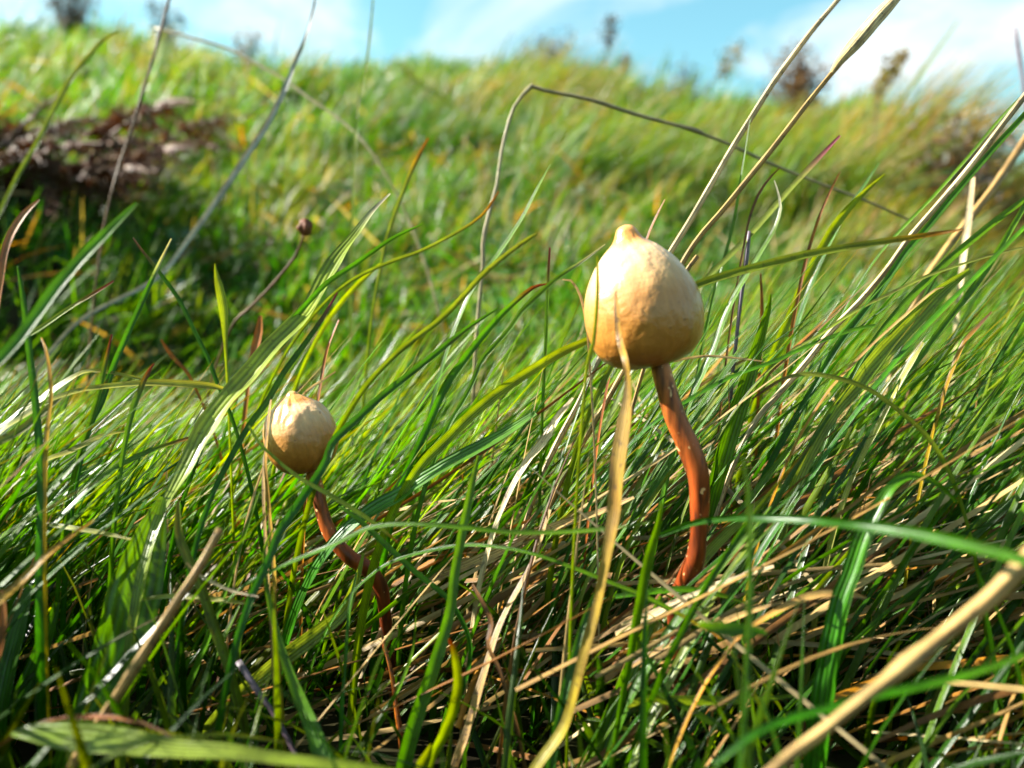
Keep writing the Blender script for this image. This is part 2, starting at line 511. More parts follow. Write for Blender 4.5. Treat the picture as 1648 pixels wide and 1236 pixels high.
PROT = [((925, 350, 1150, 592), 0.100, 1.0), ((418, 612, 562, 768), 0.112, 1.0),
        ((1030, 585, 1150, 900), 0.100, 0.93), ((490, 755, 640, 960), 0.107, 0.9),
        ((1295, 790, 1440, 1240), 0.092, 0.8), ((880, 560, 1020, 1240), 0.086, 0.6), ((640, 730, 780, 1240), 0.090, 0.5)]


def cull_near(limit=True, mind=0.079, pock=True):
    def f(pos):
        px, py, d = project(pos)
        inf = (px > -60) & (px < 1708) & (py > -60) & (py < 1300) & (d > 0)
        bad = (inf & (d < mind)).any(1) | ((np.linalg.norm(pos - np.array(CAMV), axis=-1) < 0.03).any(1))
        for (x0, y0, x1, y1), dd, pr in PROT:
            hit = ((px > x0) & (px < x1) & (py > y0) & (py < y1) & (d < dd)).any(1)
            bad |= hit & (rng.uniform(0, 1, len(pos)) < pr)
        if limit:
            lim = np.interp(px, [-200, 0, 120, 250, 420, 560, 700, 900, 1100, 1250, 1400, 1648, 1900],
                            [560, 560, 560, 590, 560, 500, 460, 450, 420, 390, 370, 330, 300])
            over = ((py < lim - 0) & (d > 0) & (d < 0.3)).any(1)
            bad |= over & (rng.uniform(0, 1, len(pos)) < 0.93)
        # open pocket low on the left, in front of the deep shade
        pocket = ((px > 60) & (px < 720) & (py > 860) & (d < 0.098) & (d > 0)).any(1)
        if pock: bad |= pocket & (rng.uniform(0, 1, len(pos)) < 0.85)
        return ~bad
    return f


def near_grass():
    parts = []
    def sward(N, x0, x1, y0, y1, Lr, Wr, azm, azs, t0, bd, p, cull, gain=1.0):
        y = rng.uniform(y0, y1, N); x = rng.uniform(x0, x1, N) * np.clip(y / 0.15 + 0.25, 0.5, 1.4)
        rt = np.clip((x + 0.06) / 0.14, 0, 1)
        L = rng.uniform(*Lr, N) * (1 + 0.5 * rt)
        W = rng.uniform(*Wr, N)
        az = rng.normal(azm, azs, N)
        th0 = np.radians(rng.uniform(*t0, N)); bend = np.radians(rng.uniform(*bd, N))
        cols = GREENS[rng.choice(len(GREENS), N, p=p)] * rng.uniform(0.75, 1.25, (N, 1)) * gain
        tips = np.where(rng.uniform(0, 1, (N, 1)) < 0.35, np.array([[0.42, 0.22, 0.05]]), cols)
        tips = np.where(rng.uniform(0, 1, (N, 1)) < 0.1, np.array([[0.22, 0.07, 0.03]]), tips)
        parts.append(blades('g', x, y, L, W, az, th0, bend, 9, cols, tips, None, cull=cull, fold=0.3))
    P1 = [.25, .20, .2, .06, .10, .11, .06, .02]
    P2 = [.12, .05, .33, .20, .03, .16, .01, .10]
    sward(4000, -0.17, 0.19, 0.045, 0.235, (0.034, 0.060), (0.0004, 0.0011), 0.12, 0.34, (14, 50), (2, 34), P1, cull_near(), 0.85)  # colours dimmed a little to paint in shade low in the sward
    # fine parallel blades of the middle band, colours brightened to paint in sunlight
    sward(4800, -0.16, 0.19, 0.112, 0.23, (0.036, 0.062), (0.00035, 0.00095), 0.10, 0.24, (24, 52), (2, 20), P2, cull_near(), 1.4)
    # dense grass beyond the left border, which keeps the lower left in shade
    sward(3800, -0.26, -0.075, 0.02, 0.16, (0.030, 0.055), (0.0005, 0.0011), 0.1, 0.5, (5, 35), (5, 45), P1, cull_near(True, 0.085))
    # short upright undergrowth
    N = 2400
    y = np.where(rng.uniform(0, 1, N) < 0.5, rng.uniform(0.03, 0.11, N), rng.uniform(0.03, 0.25, N)); x = rng.uniform(-0.17, 0.19, N) * np.clip(y / 0.15 + 0.25, 0.5, 1.4)
    L = rng.uniform(0.012, 0.03, N); W = rng.uniform(0.0004, 0.0012, N)
    az = rng.uniform(0, 6.28, N)
    th0 = np.radians(rng.uniform(0, 50, N)); bend = np.radians(rng.uniform(0, 60, N))
    cols = GREENS[rng.choice(len(GREENS), N)] * 0.5  # darkened: the shade between the blades is put into their colour
    parts.append(blades('g', x, y, L, W, az, th0, bend, 6, cols, cols, None, cull=cull_near(False, 0.055, False), fold=0.3))
    v, q, t, a, c = merge_np(parts)
    o = link('green_grass', mesh_np('green_grass', v, q, M_LEAF, t, a, c))
    prop(o, 'fine green grass leaning right round the two mushrooms', 'grass', kind='stuff')
    print('near grass quads', len(q))


def thatch():
    parts = []
    N = 2400
    y = rng.uniform(0.06, 0.20, N)
    x = np.where(rng.uniform(0, 1, N) < 0.88, rng.uniform(-0.025, 0.15, N), rng.uniform(-0.16, 0.16, N)) - 0.015
    L = rng.uniform(0.018, 0.065, N); W = rng.uniform(0.0003, 0.0011, N)
    az = rng.normal(0.15, 0.45, N) + np.where(rng.uniform(0, 1, N) < 0.12, rng.uniform(-2, 2, N), 0)
    th0 = np.radians(rng.uniform(50, 86, N)); bend = np.radians(rng.uniform(-15, 28, N))
    cols = DRYS[rng.choice(len(DRYS), N, p=[.26, .2, .18, .14, .08, .14])] * rng.uniform(0.7, 1.2, (N, 1))
    zo = rng.uniform(0.0, 0.020, N) * np.clip(1.2 - np.abs(x - 0.03) / 0.15, 0.3, 1)
    parts.append(blades('s', x, y, L, W, az, th0, bend, 7, cols, cols * 0.8, None, cull=cull_near(False, 0.077), fold=0.25, zoff=zo))
    # standing dry blades
    N = 650
    y = rng.uniform(0.06, 0.24, N); x = rng.uniform(-0.16, 0.18, N)
    L = rng.uniform(0.02, 0.05, N); W = rng.uniform(0.00025, 0.0007, N)
    az = rng.normal(0.2, 0.9, N)
    th0 = np.radians(rng.uniform(5, 50, N)); bend = np.radians(rng.uniform(0, 60, N))
    cols = DRYS[rng.choice(len(DRYS), N)]
    parts.append(blades('s', x, y, L, W, az, th0, bend, 8, cols, cols * 0.6, None, cull=cull_near(), fold=0.3))
    v, q, t, a, c = merge_np(parts)
    o = link('dry_thatch', mesh_np('dry_thatch', v, q, M_DRYFILL, t, a, c))
    prop(o, 'matted tan dry grass lying under the green blades', 'dry grass', kind='stuff')
    print('thatch quads', len(q))


def hill_turf():
    parts = []
    # polar scatter, density falling with distance
    def scatter(N, r0, r1, a0=-0.75, a1=0.75, p=1.25):
        u = rng.uniform(0, 1, N)
        r = (r0 ** p + u * (r1 ** p - r0 ** p)) ** (1 / p)
        a = rng.uniform(a0, a1, N)
        return r * np.sin(a), r * np.cos(a), r
    def tone(x, y, N, dry=0.08):
        cols = np.array([(0.105, 0.225, 0.012), (0.06, 0.19, 0.012), (0.17, 0.28, 0.018), (0.04, 0.15, 0.014), (0.085, 0.24, 0.02)])[rng.choice(5, N)]
        patch = sines(x, y, 7, 21)[:, None]
        cols = cols * (1 + 0.4 * patch) + np.array([[0.035, 0.01, 0.0]]) * np.clip(sines(x, y, 5, 22), 0, 1)[:, None]
        d = rng.uniform(0, 1, (N, 1)) < dry
        return np.where(d, np.array([[0.42, 0.32, 0.14]]) * rng.uniform(0.6, 1.2, (N, 1)), cols)
    x, y, r = scatter(62000, 0.22, 0.9)
    bank = np.exp(-((x + 0.28) / 0.08) ** 2 - ((y - 0.42) / 0.10) ** 2)
    ok = rng.uniform(0, 1, len(x)) > bank * 0.78
    x, y, r = x[ok], y[ok], r[ok]; N = len(x)
    clump = sines(x, y, 42, 7) + 0.8 * sines(x, y, 95, 8)
    ok = rng.uniform(0, 1, N) < np.clip(0.75 + 0.5 * clump, 0.12, 1); x, y, r, clump = x[ok], y[ok], r[ok], clump[ok]; N = len(x)
    L = rng.uniform(0.010, 0.028, N) * (1 + 0.5 * np.clip(clump, -1, 1.2)) * (0.8 + r * 0.6)
    W = rng.uniform(0.0007, 0.0020, N)
    cols = tone(x, y, N)
    parts.append(blades('t', x, y, L, W, rng.normal(0.3, 1.3, N), np.radians(rng.uniform(0, 55, N)), np.radians(rng.uniform(0, 70, N)),
                        4, cols, cols * 1.1, None, three=False))
    N = 90000
    x, y, r = scatter(N, 0.8, 2.9, p=1.7)
    clump = sines(x, y, 20, 9) + 0.8 * sines(x, y, 45, 10)
    ok = rng.uniform(0, 1, N) < np.clip(0.75 + 0.5 * clump, 0.15, 1); x, y, r, clump = x[ok], y[ok], r[ok], clump[ok]; N = len(x)
    L = rng.uniform(0.016, 0.048, N) * (1 + 0.55 * np.clip(clump, -1, 1.2))
    W = rng.uniform(0.0013, 0.0034, N)
    cols = tone(x, y, N, 0.1) * 1.05
    parts.append(blades('t', x, y, L, W, rng.normal(0.2, 0.9, N), np.radians(rng.uniform(0, 45, N)), np.radians(rng.uniform(0, 60, N)),
                        4, cols, cols * 1.1, None, three=False))
    # taller tufts standing out of the turf
    T = 330
    tx, ty, tr = scatter(T, 0.26, 1.9, p=1.2)
    k = 34
    x = np.repeat(tx, k) + rng.normal(0, 1, T * k) * np.repeat(0.006 + 0.012 * tr, k); y = np.repeat(ty, k) + rng.normal(0, 1, T * k) * np.repeat(0.006 + 0.012 * tr, k)
    r = np.repeat(tr, k); N = T * k
    L = rng.uniform(0.018, 0.048, N) * (0.6 + r * 0.9) * np.repeat(rng.uniform(0.6, 1.3, T), k); W = rng.uniform(0.0008, 0.0018, N) * (0.8 + 0.7 * r)
    tb = np.repeat(np.array([(0.05, 0.15, 0.008), (0.15, 0.27, 0.012), (0.22, 0.29, 0.02), (0.09, 0.21, 0.01), (0.26, 0.24, 0.07)])[rng.choice(5, T)], k, 0) * rng.uniform(0.75, 1.25, (N, 1))
    parts.append(blades('t', x, y, L, W, rng.normal(0.1, 0.9, N), np.radians(rng.uniform(0, 50, N)), np.radians(rng.uniform(10, 70, N)), 5, tb, tb * 1.1, None, three=False))
    # dead blades fallen across the turf
    N = 2600
    x, y, r = scatter(N, 0.24, 1.6, p=1.3)
    L = rng.uniform(0.015, 0.05, N) * (0.6 + r * 0.6); W = rng.uniform(0.0007, 0.0019, N) * (0.8 + 0.6 * r)
    dc = DRYS[rng.choice(len(DRYS), N)] * rng.uniform(0.6, 1.2, (N, 1))
    parts.append(blades('t', x, y, L, W, rng.uniform(0, 6.28, N), np.radians(rng.uniform(35, 85, N)), np.radians(rng.uniform(-10, 50, N)), 5, dc, dc, None, three=False, zoff=rng.uniform(0.004, 0.02, N)))
    v, q, t, a, c = merge_np(parts)
    o = link('hill_turf', mesh_np('hill_turf', v, q, M_FILL, t, a, c))
    prop(o, 'short green turf covering the slope behind the mushrooms', 'turf', kind='stuff')
    # small round herb leaves in the turf
    N = 4200
    x, y, r = scatter(N, 0.24, 1.3)
    z = ground(x, y) + rng.uniform(0.004, 0.018, N)
    s = rng.uniform(0.0016, 0.0042, N)
    k = 8
    ang = np.arange(k) * 2 * math.pi / k
    tilt = rng.normal(0, 0.45, (N, 2))
    vv = np.zeros((N, k, 3))
    vv[..., 0] = np.cos(ang)[None] * s[:, None]; vv[..., 1] = np.sin(ang)[None] * s[:, None] * 0.7
    vv[..., 2] = vv[..., 0] * tilt[:, :1] + vv[..., 1] * tilt[:, 1:] + 0.12 * s[:, None] * np.cos(2 * ang)[None]
    rot = rng.uniform(0, 6.28, N)
    cx, sx = np.cos(rot)[:, None], np.sin(rot)[:, None]
    X = vv[..., 0] * cx - vv[..., 1] * sx; Y = vv[..., 0] * sx + vv[..., 1] * cx
    vv = np.stack([X + x[:, None], Y + y[:, None], vv[..., 2] + z[:, None]], -1)
    b = (np.arange(N) * k)[:, None]
    q = np.concatenate([b + np.array([[0, 1, 2, 3]]), b + np.array([[0, 3, 4, 7]]), b + np.array([[4, 5, 6, 7]])], 0)
    tc_ = (np.array([(0.05, 0.19, 0.03), (0.09, 0.22, 0.02), (0.04, 0.15, 0.04), (0.28, 0.16, 0.07)])[rng.choice(4, N, p=[.4, .3, .2, .1])])
    t = np.repeat(tc_[:, None, :], k, 1).reshape(-1, 3)
    m = leaf_material('herb_leaf', 0.25, 0.22, 0.8, 0.0)
    o = link('herb_leaves', mesh_np('herb_leaves', vv.reshape(-1, 3), q, m, t, np.zeros(N * k), np.zeros(N * k)))
    prop(o, 'small glossy round herb leaves scattered through the turf', 'herbs', kind='stuff')


def tussock(label, px, py, d, n, Lr, spread, lean=0.25, cols=None, dry=0.3):
    c = P(px, py, d)
    cz = float(ground(c.x, c.y))
    r = np.sqrt(rng.uniform(0, 1, n)) * spread; a = rng.uniform(0, 6.28, n)
    x = c.x + r * np.cos(a); y = c.y + r * np.sin(a)
    L = rng.uniform(*Lr, n); W = rng.uniform(0.0009, 0.0020, n)
    az = rng.normal(0.1, 0.55, n)
    th0 = np.radians(rng.uniform(0, 38, n)) + lean * 0.5; bend = np.radians(rng.uniform(15, 75, n))
    gc = np.array([(0.13, 0.25, 0.02), (0.08, 0.20, 0.018), (0.20, 0.28, 0.03)])[rng.choice(3, n)] if cols is None else cols[rng.choice(len(cols), n)]
    dm = rng.uniform(0, 1, (n, 1)) < dry
    gc = np.where(dm, DRYS[rng.choice([0, 1, 2], n)] * 0.75, gc)
    v, q, t, al, ac = blades('tu', x, y, L, W, az, th0, bend, 7, gc, gc * np.array([[1.5, 1.1, 1.0]]), None, three=False, tipstart=0.6)
    v = v - np.array([[c.x, c.y, cz]])
    o = link('grass_tussock', mesh_np('grass_tussock', v, q, M_FILL, t, al, ac))
    o.location = (c.x, c.y, cz)
    prop(o, label, 'grass tussock', 'grass tussocks along the slope')


near_grass()
thatch()
hill_turf()

TAN = np.array([(0.30, 0.24, 0.10), (0.22, 0.16, 0.06), (0.38, 0.30, 0.15)])
OLV = np.array([(0.17, 0.24, 0.03), (0.11, 0.20, 0.02), (0.22, 0.26, 0.05)])
tussock('tall pale tussock with golden tips highest on the right', 1410, 250, 850, 1300, (0.10, 0.175), 0.075, cols=OLV, dry=0.45)
tussock('brown shaggy tussock sloping down at the far right', 1520, 290, 800, 800, (0.05, 0.10), 0.08, cols=TAN, dry=0.3)
tussock('green windswept tussock behind the two tall straws', 1250, 260, 780, 900, (0.09, 0.14), 0.08, dry=0.15)
tussock('bright green tussock right behind the large mushroom tip', 1080, 225, 860, 800, (0.07, 0.13), 0.08, dry=0.1)
tussock('rounded green tussock under the bent grey straw', 940, 220, 760, 700, (0.06, 0.10), 0.07, dry=0.1)
tussock('pale flowering tussock on the middle skyline', 860, 140, 1300, 800, (0.08, 0.13), 0.12, dry=0.3)
tussock('dark low tussock below the middle skyline', 690, 200, 900, 700, (0.05, 0.085), 0.09, cols=GREENS[:2] * 0.8, dry=0.02)
tussock('olive tussock in the hollow right of the thin dark straws', 1380, 330, 520, 700, (0.05, 0.08), 0.05, cols=OLV, dry=0.2)
tussock('dull green tussock at the foot of the right slope', 1600, 350, 500, 700, (0.04, 0.07), 0.05, cols=OLV, dry=0.3)

# ------------------------------------------------------------------ mushrooms
def catmull(pts, n):
    pts = [np.array(p, float) for p in pts]
    if len(pts) == 2:
        return np.array([pts[0] + (pts[1] - pts[0]) * t for t in np.linspace(0, 1, n)])
    A = [2 * pts[0] - pts[1]] + pts + [2 * pts[-1] - pts[-2]]
    m = len(pts) - 1
    seg = [0]
    for i in range(m):
        seg.append(seg[-1] + np.linalg.norm((pts[i + 1] - pts[i])[:3]) + 1e-9)
    res = []
    for s in np.linspace(0, seg[-1], n):
        i = min(m - 1, max(0, np.searchsorted(seg, s, side='right') - 1))
        t = (s - seg[i]) / (seg[i + 1] - seg[i])
        p0, p1, p2, p3 = A[i], A[i + 1], A[i + 2], A[i + 3]
        res.append(0.5 * (2 * p1 + (p2 - p0) * t + (2 * p0 - 5 * p1 + 4 * p2 - p3) * t * t + (3 * p1 - p0 - 3 * p2 + p3) * t ** 3))
    return np.array(res)


def tube(path, radii, sides=12, rough=0.0, ridges=0, cap=True, seed=0):
    """path (n,3), radii (n,) -> verts, quads(list incl. end caps)"""
    n = len(path)
    T = np.gradient(path, axis=0)
    T /= np.linalg.norm(T, axis=1)[:, None] + 1e-12
    ref = np.array([0, -1.0, 0.2])
    V = []
    for i in range(n):
        a = np.cross(T[i], ref); a /= np.linalg.norm(a) + 1e-12
        b = np.cross(T[i], a)
        for k in range(sides):
            th = 2 * math.pi * k / sides
            rr = radii[i] * (1 + (0.08 * math.cos(ridges * th) if ridges else 0))
            if rough:
                rr *= 1 + rough * noise.noise(Vector((math.cos(th) * 1.3 + seed, math.sin(th) * 1.3, i * 0.28)))
            V.append(path[i] + rr * (math.cos(th) * a + math.sin(th) * b))
    Q = [(i * sides + k, i * sides + (k + 1) % sides, (i + 1) * sides + (k + 1) % sides, (i + 1) * sides + k)
         for i in range(n - 1) for k in range(sides)]
    if cap:
        Q.append(tuple(range(sides - 1, -1, -1)))
        Q.append(tuple((n - 1) * sides + k for k in range(sides)))
    return np.array(V), Q


def mesh_py(name, V, Q, mat, tint, along, across):
    me = bpy.data.meshes.new(name)
    me.from_pydata([tuple(v) for v in V], [], Q)
    for p in me.polygons: p.use_smooth = len(p.vertices) <= 4
    set_attrs(me, tint, along, across)
    me.materials.append(mat)
    return me


def mushroom(label, base_px, top_px, d, profile, Hpx, stem_px, wr, seed, wrinkle):
    mm = d * 0.001 / F
    b = P(base_px[0], base_px[1], d); t = P(top_px[0], top_px[1], d - 1.0)
    axis = (t - b).normalized(); H = Hpx * mm
    # stem path
    pts = [list(P(x, y, dd)) + [wd * dd * 0.001 / F / 2] for x, y, dd, wd in stem_px]
    last = pts[-1]
    gz = float(ground(last[0], last[1]))
    root_loc = Vector((last[0] + 0.001, last[1] + 0.002, gz))
    if last[2] > gz:
        pts.append([last[0] + 0.0005, last[1] + 0.001, (last[2] + gz) / 2, last[3]])
        pts.append([root_loc.x, root_loc.y, gz - 0.001, last[3] * 1.25])
    root = empty('mushroom', root_loc)
    prop(root, label, 'mushroom')
    off = np.array(root_loc)
    # stem
    c = catmull(pts, 60)
    V, Q = tube(c[:, :3] - off, c[:, 3], 20, 0.10, 0, True, seed)
    n = len(c); s = np.repeat(np.linspace(0, 1, n), 20)
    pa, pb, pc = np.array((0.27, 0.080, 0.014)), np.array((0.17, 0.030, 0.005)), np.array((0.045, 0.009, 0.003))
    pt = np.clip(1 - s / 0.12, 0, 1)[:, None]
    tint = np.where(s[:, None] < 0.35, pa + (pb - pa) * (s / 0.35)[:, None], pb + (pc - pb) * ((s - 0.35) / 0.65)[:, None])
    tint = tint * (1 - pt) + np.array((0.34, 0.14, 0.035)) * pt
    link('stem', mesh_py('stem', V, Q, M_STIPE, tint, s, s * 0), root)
    # cap
    up = axis
    ax = up.cross(Vector((0, 1, 0))).normalized(); ay = up.cross(ax).normalized()
    NS, NP = 128, 110
    ts = np.array([p[0] for p in profile]); rs = np.array([p[1] for p in profile])
    cc = catmull([(a_ * 100, r_, 0) for a_, r_ in profile], NP)
    V = []; al = []; ac = []
    for i in range(NP):
        hh = cc[i, 0] / 100; rr = max(cc[i, 1], 0) * mm
        for k in range(NS):
            th = 2 * math.pi * k / NS
            ct, st = math.cos(th), math.sin(th)
            w_ = 1 + 0.022 * noise.noise(Vector((ct * 1.3, st * 1.3, hh * 2 + seed)))
            fade = math.exp(-((hh - 0.80) / 0.15) ** 2)
            w_ += wrinkle * fade * noise.noise(Vector((ct * 4.2 + seed, st * 4.2, hh * 3.5)))
            w_ += 0.5 * wrinkle * fade * (1 - abs(2 * noise.noise(Vector((ct * 5 + 9, st * 5, hh * 6 + seed))))) - 0.25 * wrinkle * fade
            w_ += 0.006 * noise.noise(Vector((ct * 9, st * 9, hh * 14 + seed)))
            p = b + up * (hh * H) + (ax * ct + ay * st) * (rr * w_)
            lean = 0.0
            V.append(np.array(p) - off); al.append(hh); ac.append(th / 6.2832)
    Q = [(i * NS + k, i * NS + (k + 1) % NS, (i + 1) * NS + (k + 1) % NS, (i + 1) * NS + k) for i in range(NP - 1) for k in range(NS)]
    Q.append(tuple((NP - 1) * NS + k for k in range(NS)))
    cap_o = link('cap', mesh_py('cap', V, Q, M_CAP, np.ones((len(V), 3)), np.array(al), np.array(ac)), root)
    # gills inside the incurved rim
    G = 40
    V = []; Q = []
    r_in = 0.52 * rs.max() * mm; r0 = 16 * mm if Hpx > 180 else 10 * mm
    for g in range(G):
        th = 2 * math.pi * g / G
        dirv = ax * math.cos(th) + ay * math.sin(th); tn = (-ax * math.sin(th) + ay * math.cos(th)) * (0.00005)
        quad = [b + dirv * r0 + up * H * 0.07, b + dirv * r_in + up * H * 0.07, b + dirv * (rs.max() * 0.8 * mm) + up * H * 0.24, b + dirv * r0 + up * H * 0.5]
        i0 = len(V)
        for q_ in quad: V.append(np.array(q_ + tn) - off)
        for q_ in quad: V.append(np.array(q_ - tn) - off)
        Q += [(i0, i0 + 1, i0 + 2, i0 + 3), (i0 + 7, i0 + 6, i0 + 5, i0 + 4), (i0, i0 + 4, i0 + 5, i0 + 1), (i0 + 1, i0 + 5, i0 + 6, i0 + 2)]
    link('gills', mesh_py('gills', V, Q, M_SHRUB, np.tile((0.10, 0.05, 0.03), (len(V), 1)), np.zeros(len(V)), np.zeros(len(V))), root)
    return root


BIG = [(0.06, 26), (0.02, 30), (0.0, 38), (0.012, 50), (0.05, 66), (0.11, 80), (0.18, 88.5), (0.27, 93), (0.37, 94.5), (0.47, 91.5), (0.57, 84.5), (0.66, 74),
       (0.745, 60.5), (0.805, 48), (0.845, 37), (0.870, 29.5), (0.895, 24), (0.925, 20), (0.955, 17), (0.978, 13.5), (0.992, 8.5), (1.0, 1.2)]
SMALL = [(0.08, 15), (0.03, 17), (0.0, 24), (0.02, 33), (0.08, 43), (0.17, 51.5), (0.28, 57), (0.40, 59), (0.52, 58), (0.63, 53.5), (0.73, 46), (0.81, 36.5),
         (0.875, 26), (0.92, 17), (0.95, 11), (0.975, 8), (0.992, 5), (1.0, 0.8)]
mushroom('larger tan mushroom with an orange nipple on top and a bent red brown stem', (1052, 587), (1006, 364), 92, BIG, 228,
         [(1056, 540, 92, 30), (1062, 585, 92, 31), (1074, 630, 92, 33), (1090, 680, 92, 35), (1110, 722, 92, 38), (1124, 765, 92, 34), (1126, 815, 92.5, 31),
          (1124, 865, 93, 28), (1119, 900, 93.5, 31), (1104, 935, 95, 32), (1090, 975, 97, 31)], 0, 1.7, 0.05)
mushroom('smaller round tan mushroom with a wrinkled top on a curved brown stem', (496, 757), (468, 629), 103, SMALL, 131,
         [(500, 735, 103, 20), (504, 762, 103, 21), (511, 792, 103, 22), (519, 825, 103, 22), (528, 851, 103, 23), (543, 876, 103, 23), (565, 898, 103, 24),
          (588, 912, 103.5, 25), (604, 929, 104, 25), (614, 950, 104.5, 23), (619, 980, 105, 21), (622, 1020, 106, 19)], 0, 5.3, 0.13)

# ------------------------------------------------------------------ single blades and stalks seen in the photograph
PAL = {
    'stt': ((0.50, 0.31, 0.12), (0.66, 0.46, 0.22), (0.62, 0.42, 0.20)),
    'sl': ((0.34, 0.27, 0.14), (0.52, 0.45, 0.28), (0.44, 0.38, 0.24)),
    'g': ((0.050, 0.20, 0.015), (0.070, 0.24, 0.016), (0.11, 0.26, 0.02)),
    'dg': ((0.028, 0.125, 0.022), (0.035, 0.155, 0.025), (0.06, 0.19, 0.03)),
    'bg': ((0.035, 0.17, 0.030), (0.05, 0.21, 0.045), (0.09, 0.25, 0.06)),
    'yg': ((0.13, 0.28, 0.02), (0.20, 0.37, 0.02), (0.26, 0.38, 0.03)),
    'lg': ((0.16, 0.30, 0.09), (0.24, 0.38, 0.14), (0.22, 0.36, 0.10)),
    'pg': ((0.28, 0.40, 0.20), (0.40, 0.52, 0.28), (0.34, 0.40, 0.16)),
    'ol': ((0.12, 0.18, 0.02), (0.17, 0.24, 0.03), (0.22, 0.24, 0.06)),
    'st': ((0.66, 0.48, 0.24), (0.80, 0.66, 0.42), (0.80, 0.64, 0.40)),
    'tan': ((0.40, 0.25, 0.10), (0.52, 0.35, 0.15), (0.56, 0.38, 0.18)),
    'br': ((0.15, 0.08, 0.035), (0.22, 0.12, 0.05), (0.22, 0.11, 0.05)),
    'or': ((0.34, 0.16, 0.03), (0.46, 0.20, 0.03), (0.40, 0.13, 0.02)),
    'yo': ((0.30, 0.34, 0.04), (0.50, 0.38, 0.05), (0.50, 0.24, 0.03)),
    'orb': ((0.30, 0.08, 0.02), (0.45, 0.14, 0.03), (0.40, 0.20, 0.10)),
    'gr': ((0.28, 0.29, 0.20), (0.40, 0.40, 0.34), (0.55, 0.56, 0.52)),
    'pu': ((0.07, 0.03, 0.035), (0.10, 0.05, 0.06), (0.30, 0.24, 0.30)),
    'yd': ((0.30, 0.33, 0.03), (0.52, 0.34, 0.09), (0.55, 0.32, 0.10)),
    'ot': ((0.10, 0.22, 0.02), (0.60, 0.30, 0.06), (0.62, 0.44, 0.22)),
}
TIPS = {'r': (0.20, 0.05, 0.025), 'o': (0.34, 0.15, 0.03), 'w': (0.62, 0.56, 0.44), 'p': (0.24, 0.07, 0.10), 'b': (0.18, 0.08, 0.03)}
GB, GS, GDL = 'grass blades rising round the mushrooms', 'dry stalks standing in the grass', 'dry strips of grass among the blades'
hr = random.Random(5)


